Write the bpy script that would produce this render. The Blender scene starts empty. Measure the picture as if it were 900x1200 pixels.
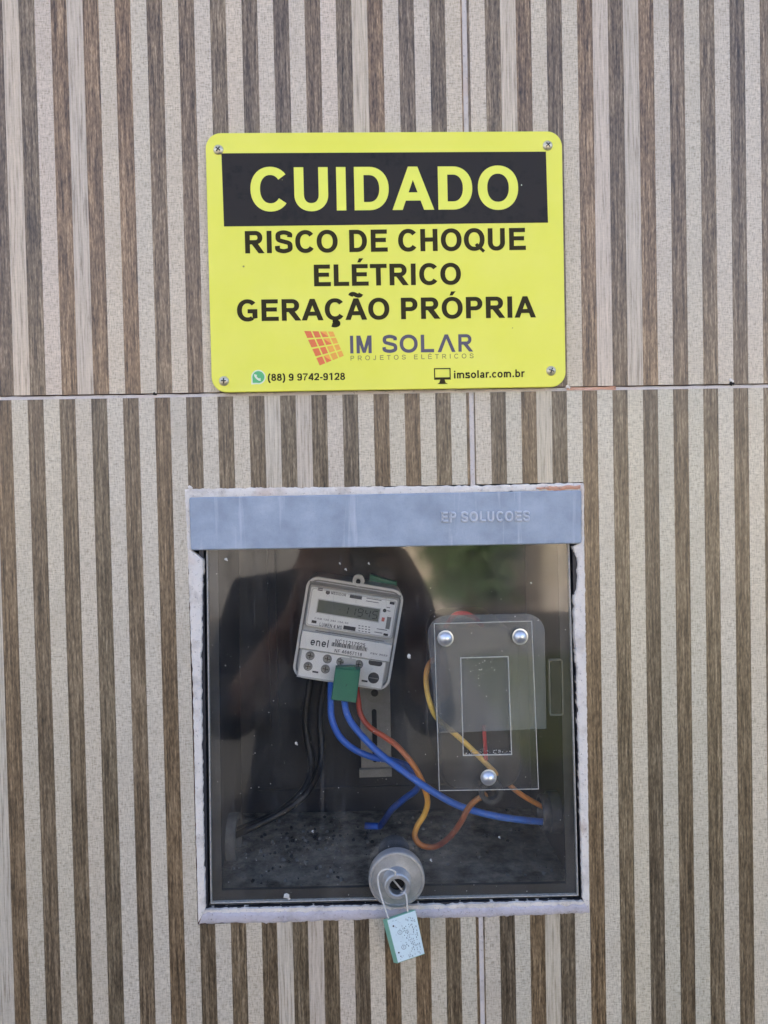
import bpy, bmesh, math, random
from mathutils import Matrix, Vector
from mathutils.geometry import tessellate_polygon
from mathutils import noise as mnoise
random.seed(7)
SC = bpy.context.scene
COL = SC.collection
rad = math.radians

# ------------------------------------------------------------------ camera
Z0 = 1.60            # height of the camera above the pavement, metres
DIST = 0.6217        # camera to tile face
F = 901.0            # focal length in photo pixels (1200 px tall)
A_, B_, C_ = 0.0213, -0.0327, -0.0208

def _rot():
    ca, sa, cb, sb, cc, sc = (math.cos(A_), math.sin(A_), math.cos(B_), math.sin(B_), math.cos(C_), math.sin(C_))
    rx = Matrix(((1, 0, 0), (0, ca, -sa), (0, sa, ca)))
    ry = Matrix(((cb, 0, sb), (0, 1, 0), (-sb, 0, cb)))
    rz = Matrix(((cc, -sc, 0), (sc, cc, 0), (0, 0, 1)))
    return rz @ rx @ ry
RM = _rot()
cam_data = bpy.data.cameras.new('camera')
cam = bpy.data.objects.new('camera', cam_data)
COL.objects.link(cam)
cam_data.sensor_fit = 'VERTICAL'
cam_data.sensor_height = 24.0
cam_data.lens = F / 1200.0 * 24.0
cam_data.clip_start = 0.01
cam_data.clip_end = 3000.0
r0, r1, r2 = [Vector((r[0], r[2], -r[1])) for r in RM]   # right, down, forward in world axes
mw = Matrix((( r0.x, -r1.x, -r2.x, 0.0), (r0.y, -r1.y, -r2.y, -DIST), (r0.z, -r1.z, -r2.z, Z0), (0, 0, 0, 1)))
cam.matrix_world = mw
SC.camera = cam

def at(px, py, t=0.0):
    """Photo pixel -> millimetres (right, into the wall, up) on the plane t mm behind the tile face."""
    r = RM.transposed() @ Vector(((px - 450.0) / F, (py - 600.0) / F, 1.0))
    k = (DIST * 1000.0 + t) / r.z
    return Vector((r.x * k, t, -r.y * k))

# ------------------------------------------------------------------ sky, sun, exposure
SUN_EL, SUN_AZ = rad(32.0), rad(-25.0)      # azimuth from +Y (behind the wall); this wall is in shade
world = bpy.data.worlds.new('World')
SC.world = world
world.use_nodes = True
wn, wl = world.node_tree.nodes, world.node_tree.links
bg = wn['Background']
sky = wn.new('ShaderNodeTexSky')
sky.sky_type = 'NISHITA'
sky.sun_disc = False
sky.sun_elevation = SUN_EL
sky.sun_rotation = SUN_AZ
sky.air_density = 0.45
sky.dust_density = 5.0
sky.ozone_density = 1.0
wl.new(sky.outputs[0], bg.inputs[0])
bg.inputs[1].default_value = 0.15
sun_d = bpy.data.lights.new('sun', 'SUN')
sun_d.energy = 4.0
sun_d.angle = rad(0.53)
sun_d.color = (1.0, 0.95, 0.87)
sun = bpy.data.objects.new('sun', sun_d)
COL.objects.link(sun)
to_sun = Vector((math.sin(SUN_AZ) * math.cos(SUN_EL), math.cos(SUN_AZ) * math.cos(SUN_EL), math.sin(SUN_EL)))
sun.rotation_euler = to_sun.to_track_quat('Z', 'Y').to_euler()
sun.location = (0, 3, 6)
vs = SC.view_settings
vs.view_transform = 'Standard'
vs.look = 'None'
vs.gamma = 1.0
vs.use_curve_mapping = False
vs.exposure = 2.68
SC.cycles.max_bounces = 10
SC.cycles.transparent_max_bounces = 24

# ------------------------------------------------------------------ node helpers
def lin(r, g=None, b=None, k=1.0):
    if g is None: g = b = r
    f = lambda c: ((c / 255.0 + 0.055) / 1.055) ** 2.4 if c > 10 else c / 255.0 / 12.92
    return (f(r) * k, f(g) * k, f(b) * k, 1.0)

class NT:
    def __init__(self, name):
        self.m = bpy.data.materials.new(name)
        self.m.use_nodes = True
        self.n, self.l = self.m.node_tree.nodes, self.m.node_tree.links
        self.b = self.n['Principled BSDF']
        self.out = self.n['Material Output']
        self._pos = None
    def link(self, a, b): self.l.new(a, b)
    def val(self, s, v):
        if isinstance(v, bpy.types.NodeSocket): self.link(v, s)
        else: s.default_value = v
    def pos(self, scale=(1, 1, 1), obj=False):
        if obj:
            src = self.n.new('ShaderNodeTexCoord').outputs['Object']
        else:
            src = self.n.new('ShaderNodeNewGeometry').outputs['Position']
        mp = self.n.new('ShaderNodeMapping')
        mp.inputs['Scale'].default_value = scale
        self.link(src, mp.inputs['Vector'])
        return mp.outputs[0]
    def noise(self, vec, scale=1.0, detail=2.0, rough=0.5, out='Fac'):
        t = self.n.new('ShaderNodeTexNoise')
        t.inputs['Scale'].default_value = scale
        t.inputs['Detail'].default_value = detail
        t.inputs['Roughness'].default_value = rough
        self.link(vec, t.inputs['Vector'])
        return t.outputs[out]
    def ramp(self, fac, stops):
        r = self.n.new('ShaderNodeValToRGB')
        e = r.color_ramp.elements
        while len(e) < len(stops): e.new(0.5)
        for x, (p, c) in zip(e, stops):
            x.position = p
            x.color = c if len(c) == 4 else (*c, 1)
        self.link(fac, r.inputs[0])
        return r.outputs[0]
    def g(self, p0, p1, fac):      # scalar smooth range
        m = self.n.new('ShaderNodeMapRange')
        m.inputs['From Min'].default_value = p0
        m.inputs['From Max'].default_value = p1
        self.link(fac, m.inputs['Value'])
        return m.outputs[0]
    def mix(self, fac, a, b, mode='MIX'):
        m = self.n.new('ShaderNodeMix')
        m.data_type = 'RGBA'
        m.blend_type = mode
        self.val(m.inputs[0], fac); self.val(m.inputs[6], a); self.val(m.inputs[7], b)
        return m.outputs[2]
    def math(self, op, a, b=0.0):
        m = self.n.new('ShaderNodeMath')
        m.operation = op
        self.val(m.inputs[0], a); self.val(m.inputs[1], b)
        return m.outputs[0]
    def bump(self, h, strength=0.3, dist=0.0005):
        b = self.n.new('ShaderNodeBump')
        b.inputs['Strength'].default_value = strength
        b.inputs['Distance'].default_value = dist
        self.link(h, b.inputs['Height'])
        self.link(b.outputs[0], self.b.inputs['Normal'])
    def set(self, col=None, rough=None, metal=None, spec=None):
        if col is not None: self.val(self.b.inputs['Base Color'], col)
        if rough is not None: self.val(self.b.inputs['Roughness'], rough)
        if metal is not None: self.b.inputs['Metallic'].default_value = metal
        if spec is not None: self.b.inputs['Specular IOR Level'].default_value = spec
        return self

def simple(name, c, rough=0.5, metal=0.0, var=0.25, scale=60.0, spec=0.5, bump=0.0):
    """One colour broken up by two sizes of blotch plus fine relief."""
    t = NT(name)
    p = t.pos()
    n1 = t.noise(p, scale, 4, 0.6)
    n2 = t.noise(p, scale * 9, 3, 0.6)
    f = t.math('ADD', t.math('MULTIPLY', n1, 0.65), t.math('MULTIPLY', n2, 0.35))
    d = tuple(x * (1 - var) for x in c[:3]) + (1,)
    u = tuple(min(1, x * (1 + var)) for x in c[:3]) + (1,)
    t.set(t.ramp(f, [(0.3, d), (0.7, u)]), rough, metal, spec)
    if bump: t.bump(n2, bump, 0.0004)
    return t.m

# --- tile stripes: linen weave and wood grain, both printed on glazed ceramic
def mat_light():
    t = NT('linen_stripe')
    oi = t.n.new('ShaderNodeObjectInfo')
    th = t.noise(t.pos((200, 200, 1000)), 1, 2, 0.6)      # cross threads
    tv = t.noise(t.pos((1000, 300, 190)), 1, 2, 0.6)      # long threads
    bl = t.noise(t.pos((30, 30, 30)), 1, 4, 0.6)
    gr = t.noise(t.pos((620, 620, 22)), 1, 4, 0.7)
    sp = t.noise(t.pos((900, 900, 900)), 1, 1, 0.5)
    f = t.math('ADD', t.math('ADD', t.math('MULTIPLY', th, 0.42), t.math('MULTIPLY', tv, 0.46)), t.math('MULTIPLY', sp, 0.12))
    c = t.ramp(f, [(0.33, lin(134, 125, 109)), (0.45, lin(180, 172, 155)), (0.53, lin(200, 192, 175)), (0.68, lin(217, 210, 194))])
    c = t.mix(t.math('MULTIPLY', t.g(0.42, 0.75, bl), 0.45), c, lin(174, 165, 148))
    # some stripes are a pale wood with dark fibres instead of linen
    wsel = t.g(0.80, 0.84, oi.outputs['Random'])
    wood = t.ramp(gr, [(0.36, lin(120, 109, 94)), (0.46, lin(178, 169, 152)), (0.62, lin(204, 195, 178))])
    c = t.mix(t.math('MULTIPLY', wsel, 0.75), c, wood)
    c = t.mix(1.0, c, oi.outputs['Color'], 'MULTIPLY')
    t.set(c, 0.36, 0, 0.55)
    t.bump(f, 0.3, 0.0003)
    return t.m
def mat_dark():
    t = NT('wood_stripe')
    oi = t.n.new('ShaderNodeObjectInfo')
    g1 = t.noise(t.pos((640, 640, 30)), 1, 4, 0.75)
    g2 = t.noise(t.pos((240, 240, 8)), 1, 4, 0.6)
    # short slanted scratches of the print
    mp = t.n.new('ShaderNodeMapping')
    mp.inputs['Rotation'].default_value = (0, rad(14), 0)
    mp.inputs['Scale'].default_value = (760, 760, 210)
    t.link(t.n.new('ShaderNodeNewGeometry').outputs['Position'], mp.inputs['Vector'])
    g3 = t.noise(mp.outputs[0], 1, 2, 0.6)
    f = t.math('ADD', t.math('ADD', t.math('MULTIPLY', g1, 0.5), t.math('MULTIPLY', g2, 0.25)), t.math('MULTIPLY', g3, 0.25))
    c = t.ramp(f, [(0.36, lin(26, 21, 15)), (0.45, lin(80, 68, 52)), (0.52, lin(110, 96, 76)), (0.64, lin(162, 147, 123))])
    c = t.mix(1.0, c, oi.outputs['Color'], 'MULTIPLY')
    t.set(c, 0.36, 0, 0.55)
    t.bump(f, 0.3, 0.0003)
    return t.m

def mat_plaster(name, c, dirt, var=0.5):
    t = NT(name)
    p = t.pos()
    n1 = t.noise(p, 45, 5, 0.65)
    n2 = t.noise(p, 420, 4, 0.7)
    n3 = t.noise(p, 16, 3, 0.5)
    base = t.mix(t.math('MULTIPLY', t.g(0.5, 0.72, n1), var), c, dirt)
    base = t.mix(t.math('MULTIPLY', t.g(0.6, 0.7, n2), 0.65), base, lin(104, 98, 95))
    base = t.mix(t.math('MULTIPLY', t.g(0.62, 0.72, n3), 0.35), base, lin(196, 150, 118))
    t.set(base, 0.9, 0, 0.2)
    t.bump(n2, 0.8, 0.0012)
    return t.m

def mat_clear(name, dust=0.03, dust_col=(0.55, 0.55, 0.53, 1), rough=0.03, scratch=0.2, tint=(0.97, 0.97, 0.96, 1), base=0.0):
    """Sheet of clear polycarbonate: see-through, mirror-like by Fresnel, with a film of dust."""
    t = NT(name)
    t.n.remove(t.b)
    geo = t.n.new('ShaderNodeNewGeometry')
    fr = t.n.new('ShaderNodeFresnel')
    ior = t.n.new('ShaderNodeMix'); ior.data_type = 'FLOAT'
    t.link(geo.outputs['Backfacing'], ior.inputs[0])
    ior.inputs[2].default_value = 1.55; ior.inputs[3].default_value = 1 / 1.55
    t.link(ior.outputs[0], fr.inputs['IOR'])
    tr = t.n.new('ShaderNodeBsdfTransparent'); tr.inputs[0].default_value = tint
    gl = t.n.new('ShaderNodeBsdfGlossy'); gl.inputs['Roughness'].default_value = rough
    m1 = t.n.new('ShaderNodeMixShader')
    t.link(fr.outputs[0], m1.inputs[0]); t.link(tr.outputs[0], m1.inputs[1]); t.link(gl.outputs[0], m1.inputs[2])
    df = t.n.new('ShaderNodeBsdfDiffuse'); df.inputs[0].default_value = dust_col
    p = t.pos()
    n1 = t.noise(p, 14, 4, 0.65)
    n2 = t.noise(p, 330, 3, 0.6)
    mp = t.n.new('ShaderNodeMapping'); mp.inputs['Rotation'].default_value = (0, rad(38), 0); mp.inputs['Scale'].default_value = (900, 900, 18)
    t.link(geo.outputs['Position'], mp.inputs['Vector'])
    n3 = t.noise(mp.outputs[0], 1, 1, 0.5)
    film = t.math('ADD', t.math('MULTIPLY', t.g(0.3, 0.75, n1), dust * 1.2), base)
    spots = t.math('MULTIPLY', t.math('MULTIPLY', t.g(0.66, 0.76, n2), t.g(0.45, 0.65, n1)), scratch)
    scr = t.math('MULTIPLY', t.math('MULTIPLY', t.g(0.73, 0.78, n3), t.g(0.4, 0.7, n1)), scratch * 0.5)
    st = t.noise(t.pos((110, 110, 5)), 1, 3, 0.6)
    film = t.math('ADD', film, t.math('MULTIPLY', t.g(0.62, 0.74, st), dust * 2.2))
    sm = t.noise(t.pos((26, 26, 11)), 1, 5, 0.7)
    film = t.math('ADD', film, t.math('MULTIPLY', t.g(0.5, 0.68, sm), dust * 1.6))
    fac = t.math('ADD', t.math('ADD', film, spots), scr)
    m2 = t.n.new('ShaderNodeMixShader')
    t.link(fac, m2.inputs[0]); t.link(m1.outputs[0], m2.inputs[1]); t.link(df.outputs[0], m2.inputs[2])
    t.link(m2.outputs[0], t.out.inputs['Surface'])
    return t.m

def mat_wire(name, stops, rough=0.38):
    """Wire insulation whose colour changes along the length (attribute 'along')."""
    t = NT(name)
    a = t.n.new('ShaderNodeAttribute'); a.attribute_name = 'along'
    n = t.noise(t.pos(), 120, 4, 0.6)
    c = t.ramp(a.outputs['Fac'], stops)
    c = t.mix(t.math('MULTIPLY', t.g(0.5, 0.8, n), 0.35), c, lin(120, 110, 96))
    t.set(c, rough, 0, 0.5)
    return t.m

M = {}
M['light'] = mat_light()
M['dark'] = mat_dark()
M['tile_body'] = simple('ceramic_bisque', lin(150, 118, 96), 0.8)
M['grout'] = mat_plaster('grout', lin(206, 200, 194), lin(160, 150, 142))
M['rust_grout'] = mat_plaster('terracotta_dust', lin(206, 160, 134), lin(222, 206, 194), .9)
M['plaster'] = mat_plaster('white_mortar', lin(222, 217, 208), lin(168, 160, 150), 0.75)
M['mortar_grey'] = mat_plaster('grey_mortar', lin(190, 186, 190), lin(150, 144, 142), 0.6)
M['wallpaint'] = simple('cement_render', lin(165, 155, 143), 0.9, bump=0.3)

def mat_header():
    t = NT('grey_blue_plastic')
    p = t.pos()
    st = t.noise(t.pos((70, 70, 5)), 1, 4, 0.6)
    bl = t.noise(p, 38, 5, 0.65)
    fi = t.noise(p, 900, 3, 0.6)
    c = t.ramp(bl, [(0.3, lin(134, 147, 162)), (0.55, lin(152, 165, 180)), (0.75, lin(167, 179, 192))])
    c = t.mix(t.math('MULTIPLY', t.g(0.58, 0.68, st), 0.6), c, lin(198, 204, 213))
    c = t.mix(t.math('MULTIPLY', t.g(0.6, 0.7, fi), 0.35), c, lin(120, 130, 150))
    t.set(c, 0.55, 0, 0.4)
    t.bump(fi, 0.25, 0.0004)
    return t.m
M['header'] = mat_header()
M['lit_letter'] = simple('lit_raised_plastic', lin(186, 193, 202), .5, 0, .08, 200)  # paler than the header: highlights on the raised letters put into the colour

def mat_sign(name, c, c2, rough):
    t = NT(name)
    n = t.noise(t.pos(), 18, 4, 0.6)
    s = t.noise(t.pos((60, 60, 200)), 1, 5, 0.65)
    col = t.mix(t.g(0.35, 0.75, n), c, c2)
    t.set(col, t.ramp(s, [(0.35, (rough,) * 3), (0.7, (rough * 1.6,) * 3)]), 0, 0.45)
    t.bump(n, 0.06, 0.002)
    return t.m
M['yellow'] = mat_sign('yellow_sign_plastic', lin(228, 228, 78), lin(232, 231, 94), 0.33)
M['yellow_print'] = simple('yellow_print', lin(230, 233, 84), 0.35, var=0.03)
def mat_black_panel():
    t = NT('black_vinyl')
    n = t.noise(t.pos((30, 30, 48)), 1, 5, 0.7)
    n2 = t.noise(t.pos((160, 160, 90)), 1, 4, 0.7)
    sm = t.math('MULTIPLY', t.g(0.5, 0.58, n), t.g(0.4, 0.6, n2))
    t.set(t.mix(t.math('MULTIPLY', sm, 0.7), lin(38, 33, 27), lin(14, 12, 10)), 0.45, 0, 0.25)
    return t.m
M['black_panel'] = mat_black_panel()
M['ink'] = simple('brown_black_ink', lin(48, 43, 16), 0.6, var=0.15, spec=.2)
M['purple_ink'] = simple('slate_purple_ink', lin(78, 74, 92), 0.45, var=0.1)
M['olive_ink'] = simple('olive_ink', lin(132, 126, 66), 0.5, var=0.1)
M['orange'] = simple('orange_print', lin(222, 112, 58), 0.45, var=0.06)
M['amber'] = simple('amber_print', lin(234, 166, 62), 0.45, var=0.06)
M['green_icon'] = simple('green_print', lin(84, 178, 110), 0.4, var=0.05)
M['white_print'] = simple('white_print', lin(216, 226, 200), 0.45, var=0.05)
M['zinc'] = simple('zinc_screw', lin(205, 200, 178), 0.38, 0.75, 0.2, 300)
M['slot'] = simple('screw_recess', lin(58, 54, 44), 0.6, 0.3)
M['tray'] = simple('charcoal_box_plastic', lin(44, 46, 52), 0.5, 0, 0.28, 30, 0.45, 0.15)
M['gasket'] = simple('black_gasket', lin(22, 22, 24), 0.65, 0, 0.4, 200)
def mat_floor():
    t = NT('dusty_box_floor')
    p = t.pos()
    n1 = t.noise(p, 55, 6, 0.7); n2 = t.noise(p, 380, 5, 0.7)
    c = t.ramp(n1, [(0.34, lin(60, 56, 50)), (0.5, lin(120, 114, 103)), (0.68, lin(168, 160, 145))])
    c = t.mix(t.math('MULTIPLY', t.g(0.6, 0.7, n2), .8), c, lin(36, 35, 34))
    t.set(c, 0.9, 0, 0.2); t.bump(n2, 0.5, 0.001)
    return t.m
M['floor_dust'] = mat_floor()
M['dirt'] = simple('dark_crumbs', lin(26, 25, 24), 0.95, 0, 0.5, 500)
M['dirt_pale'] = simple('pale_crumbs', lin(122, 119, 114), 0.95, 0, 0.3, 500)
M['cover'] = mat_clear('clear_cover', 0.02, scratch=0.4, rough=.045)
M['clear'] = mat_clear('clear_plate', 0.03, rough=0.05, scratch=0.6)
M['frosted'] = mat_clear('smoky_plate', 0.06, (0.36, 0.38, 0.39, 1), 0.08, 0.2, (0.8, 0.82, 0.84, 1), base=.22)
M['edge'] = simple('scratched_edge', lin(168, 168, 162), 0.5, 0, 0.4, 400)
M['speck'] = simple('pale_speck', lin(186, 186, 182), 0.8, 0, 0.2)
M['zamak'] = simple('cast_zinc', lin(176, 179, 180), 0.42, 0.7, 0.25, 120, 0.5, 0.35)
M['tube'] = simple('grey_lock_tube', lin(72, 74, 78), 0.7, 0, .3, 60, .3)
M['hole'] = simple('dark_hole', lin(12, 12, 13), 0.8)
M['seal_wire'] = simple('pale_seal_wire', lin(196, 196, 190), 0.5, 0)
M['tag_face'] = simple('pale_tag_paper', lin(206, 226, 230), 0.5, 0, 0.06, 200)
M['tag_side'] = simple('green_tag_plastic', lin(118, 172, 150), 0.45, 0, 0.12)
M['tag_ink'] = simple('faded_tag_ink', lin(118, 142, 150), 0.6)
M['nut_white'] = simple('bright_acorn_nut', lin(206, 212, 218), 0.3, 0.75, 0.08, 300)
M['case'] = simple('grey_meter_case', lin(190, 192, 191), 0.32, 0, 0.06, 40)
M['rim'] = simple('glossy_meter_rim', lin(214, 216, 214), 0.2, 0, .04)
M['face'] = simple('pale_meter_face', lin(236, 238, 236), 0.38, 0, 0.04, 40)
M['recess'] = simple('meter_recess', lin(128, 128, 126), 0.5, 0, 0.08)
M['meter_ink'] = simple('meter_ink', lin(52, 54, 58), 0.5)
M['meter_ink_soft'] = simple('faint_meter_ink', lin(112, 114, 120), 0.5)
M['lcd'] = simple('lcd_glass', lin(98, 104, 94), 0.3, 0, 0.05)
M['lcd_digit'] = simple('lcd_segment', lin(24, 28, 26), 0.5, 0, 0.05, spec=.2)
M['red_led'] = simple('red_lamp', lin(196, 108, 100), 0.4)
M['term'] = simple('terminal_screw', lin(150, 150, 146), 0.45, 0.5)
M['seal_green'] = simple('green_seal', lin(52, 124, 98), 0.42, 0, 0.1, 50)
M['bracket'] = simple('galvanised_bracket', lin(150, 150, 148), 0.5, 0.15, 0.2, 80)
M['conduit'] = simple('grey_conduit_nut', lin(58, 60, 64), 0.35, 0, 0.3, 150)
M['conduit_pale'] = simple('dusty_conduit', lin(112, 110, 104), 0.7, 0, 0.3, 150)
M['cable'] = simple('black_cable', lin(20, 20, 21), 0.42, 0, 0.3, 150)
blue = lin(42, 104, 206)
M['blue'] = mat_wire('blue_wire', [(0, blue), (1, lin(62, 120, 214))])
M['blue_dark'] = mat_wire('blue_wire_deep', [(0, blue), (0.6, lin(38, 92, 190)), (1, lin(28, 62, 136))])
M['fire'] = mat_wire('red_to_yellow_wire', [(0, lin(190, 62, 44)), (0.24, lin(204, 98, 58)), (0.42, lin(226, 150, 72)), (0.54, lin(238, 186, 74)), (0.63, lin(214, 130, 52)), (0.72, lin(140, 60, 34)), (0.85, lin(160, 84, 48)), (1, lin(176, 124, 74))])
M['sunny'] = mat_wire('yellow_to_orange_wire', [(0, lin(150, 50, 40)), (0.1, lin(214, 150, 60)), (0.2, lin(240, 200, 84)), (0.5, lin(230, 186, 88)), (0.66, lin(186, 130, 84)), (0.84, lin(232, 150, 62)), (1, lin(178, 78, 46))])
M['red'] = simple('red_wire', lin(186, 46, 50), 0.4)

# ------------------------------------------------------------------ mesh helper (everything in millimetres)
class MB:
    def __init__(self): self.v, self.f, self.mi, self.al = [], [], [], {}
    def add(self, verts, faces, mi=0):
        o = len(self.v)
        self.v += [Vector(p) for p in verts]
        for f in faces:
            self.f.append(tuple(i + o for i in f)); self.mi.append(mi)
        return o
    def box(self, x0, x1, y0, y1, z0, z1, mi=0):
        v = [(x, y, z) for x in (x0, x1) for y in (y0, y1) for z in (z0, z1)]
        self.add(v, [(0, 1, 3, 2), (4, 6, 7, 5), (0, 4, 5, 1), (2, 3, 7, 6), (0, 2, 6, 4), (1, 5, 7, 3)], mi)
    def prism(self, pts, y0, y1, mi=0, bev=0.0, back=True):
        """Outline pts (x, z), counter-clockwise seen from the front, from y0 (front) to y1, front edge eased by bev."""
        n = len(pts)
        if bev:
            cx = sum(p[0] for p in pts) / n; cz = sum(p[1] for p in pts) / n
            ins = []
            for i in range(n):
                a, b, c = Vector(pts[i - 1]), Vector(pts[i]), Vector(pts[(i + 1) % n])
                d1, d2 = (b - a).normalized(), (c - b).normalized()
                nn = Vector((-(d1.y + d2.y), d1.x + d2.x))
                nn = nn.normalized() if nn.length > 1e-6 else Vector((-d1.y, d1.x))
                k = bev / max(0.5, math.sqrt(max(0.01, (1 + d1.dot(d2)) / 2)))
                ins.append(b + nn * k)
            rings = [[(p[0], y0, p[1]) for p in ins], [(p[0] * .3 + q.x * .7, y0 + bev * .3, p[1] * .3 + q.y * .7) for p, q in zip(pts, ins)][:0] or [(p[0], y0 + bev, p[1]) for p in pts], [(p[0], y1, p[1]) for p in pts]]
        else:
            rings = [[(p[0], y0, p[1]) for p in pts], [(p[0], y1, p[1]) for p in pts]]
        vv = [q for r in rings for q in r]
        ff = []
        for k in range(len(rings) - 1):
            for i in range(n):
                j = (i + 1) % n
                ff.append((k * n + i, (k + 1) * n + i, (k + 1) * n + j, k * n + j))
        tri = tessellate_polygon([[Vector((q[0], q[2], 0)) for q in rings[0]]])
        for t in tri:
            a, b, c = [Vector(rings[0][i]) for i in t]
            fl = (b - a).cross(c - a).y
            ff.append(tuple(t) if fl < 0 else (t[0], t[2], t[1]))
            if back:
                o = (len(rings) - 1) * n
                ff.append(tuple(i + o for i in ((t[0], t[2], t[1]) if fl < 0 else t)))
        self.add(vv, ff, mi)
    def frame(self, outer, inner, y0, y1, mi=0):
        n = len(outer)
        vv = [(p[0], y, p[1]) for y in (y0, y1) for ring in (outer, inner) for p in ring]
        ff = []
        for i in range(n):
            j = (i + 1) % n
            ff += [(i, j, n + j, n + i), (2 * n + i, 3 * n + i, 3 * n + j, 2 * n + j), (i, 2 * n + i, 2 * n + j, j), (n + i, n + j, 3 * n + j, 3 * n + i)]
        self.add(vv, ff, mi)
    def lathe(self, prof, cx, cz, n=32, mi=0, axis='y', cy=0.0, wob=0.0):
        """prof: (radius, along) pairs; axis y turns round the line into the wall, axis x round a sideways line."""
        vv, ff = [], []
        for r, a in prof:
            for i in range(n):
                w = 2 * math.pi * i / n
                rr = r * (1 + wob * math.sin(3 * w + r))
                c, s = rr * math.cos(w), rr * math.sin(w)
                vv.append((cx + c, a, cz + s) if axis == 'y' else ((a, cy + c, cz + s) if axis == 'x' else (cx + c, cy + s, a)))
        for k in range(len(prof) - 1):
            for i in range(n):
                j = (i + 1) % n
                ff.append((k * n + i, k * n + j, (k + 1) * n + j, (k + 1) * n + i))
        self.add(vv, ff, mi)
    def tube(self, pts, r, n=10, mi=0, sub=8, cap=True):
        P = [Vector(p) for p in pts]
        P = [P[0] * 2 - P[1]] + P + [P[-1] * 2 - P[-2]]
        path = []
        for i in range(1, len(P) - 2):
            for k in range(sub):
                t = k / sub
                a, b, c, d = P[i - 1:i + 3]
                path.append(0.5 * ((2 * b) + (c - a) * t + (2 * a - 5 * b + 4 * c - d) * t * t + (3 * b - a - 3 * c + d) * t ** 3))
        path.append(P[-2])
        L = [0.0]
        for a, b in zip(path, path[1:]): L.append(L[-1] + (b - a).length)
        up = Vector((0.13, 1, 0.21)); vv = []; o = len(self.v)
        for i, p in enumerate(path):
            d = (path[min(i + 1, len(path) - 1)] - path[max(i - 1, 0)]).normalized()
            x = d.cross(up).normalized(); y = x.cross(d).normalized(); up = y
            for k in range(n):
                w = 2 * math.pi * k / n
                vv.append(p + x * (r * math.cos(w)) + y * (r * math.sin(w)))
                self.al[o + len(vv) - 1] = L[i] / L[-1]
        ff = []
        for i in range(len(path) - 1):
            for k in range(n):
                j = (k + 1) % n
                ff.append((i * n + k, i * n + j, (i + 1) * n + j, (i + 1) * n + k))
        if cap:
            ff.append(tuple(reversed(range(n)))); ff.append(tuple((len(path) - 1) * n + k for k in range(n)))
        self.add(vv, ff, mi)
    def blob(self, c, r, seed=0, flat=1.0, mi=0):
        bm = bmesh.new(); bmesh.ops.create_icosphere(bm, subdivisions=1, radius=1)
        rr = random.Random(seed); vv = []
        for v in bm.verts:
            k = r * (0.7 + 0.6 * rr.random())
            vv.append((c[0] + v.co.x * k, c[1] + v.co.y * k * flat, c[2] + v.co.z * k * (0.8 + .4 * rr.random())))
        ff = [tuple(v.index for v in f.verts) for f in bm.faces]
        bm.free(); self.add(vv, ff, mi)
    def mesh(self, name, mats, smooth=False):
        me = bpy.data.meshes.new(name)
        me.from_pydata([p / 1000.0 for p in self.v], [], self.f)
        for m in (mats if isinstance(mats, (list, tuple)) else [mats]): me.materials.append(m)
        for p, mi in zip(me.polygons, self.mi): p.material_index = mi
        if self.al:
            at_ = me.attributes.new('along', 'FLOAT', 'POINT')
            for i, a in self.al.items(): at_.data[i].value = a
        me.update()
        if smooth:
            bm = bmesh.new(); bm.from_mesh(me); bmesh.ops.recalc_face_normals(bm, faces=bm.faces)
            for f in bm.faces: f.smooth = True
            lim = rad(smooth if smooth > 1 else 40)
            for e in bm.edges:
                if len(e.link_faces) == 2 and e.calc_face_angle(0) > lim: e.smooth = False
            bm.to_mesh(me); bm.free()
        else:
            bm = bmesh.new(); bm.from_mesh(me); bmesh.ops.recalc_face_normals(bm, faces=bm.faces); bm.to_mesh(me); bm.free()
        return me
    def build(self, name, mats, parent=None, smooth=False, label=None):
        return link(name, self.mesh(name, mats, smooth), parent, label)

def link(name, me, parent=None, label=None, loc=None):
    o = bpy.data.objects.new(name, me)
    COL.objects.link(o)
    if parent is not None: o.parent = parent
    if loc is not None: o.location = loc
    if label: o['label'] = label
    return o
def thing(name, label, cat, at_mm=(0, 0, 0), roty=0.0, group=None):
    o = bpy.data.objects.new(name, None)
    COL.objects.link(o)
    o.empty_display_size = 0.03
    o.location = (at_mm[0] / 1000, at_mm[1] / 1000, Z0 + at_mm[2] / 1000)
    o.rotation_euler = (0, roty, 0)
    return tag(o, label, cat, group)
def tag(o, label, cat, group=None):
    o['label'] = label; o['category'] = cat
    if group: o['group'] = group
    return o
def rrect(x0, x1, z0, z1, r, n=6):
    p = []
    for cx, cz, a in ((x1 - r, z1 - r, 0), (x0 + r, z1 - r, 90), (x0 + r, z0 + r, 180), (x1 - r, z0 + r, 270)):
        for k in range(n + 1):
            w = rad(a + 90 * k / n)
            p.append((cx + r * math.cos(w), cz + r * math.sin(w)))
    return p
def quad_pts(*p): return [(q[0], q[1]) for q in p]

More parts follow.
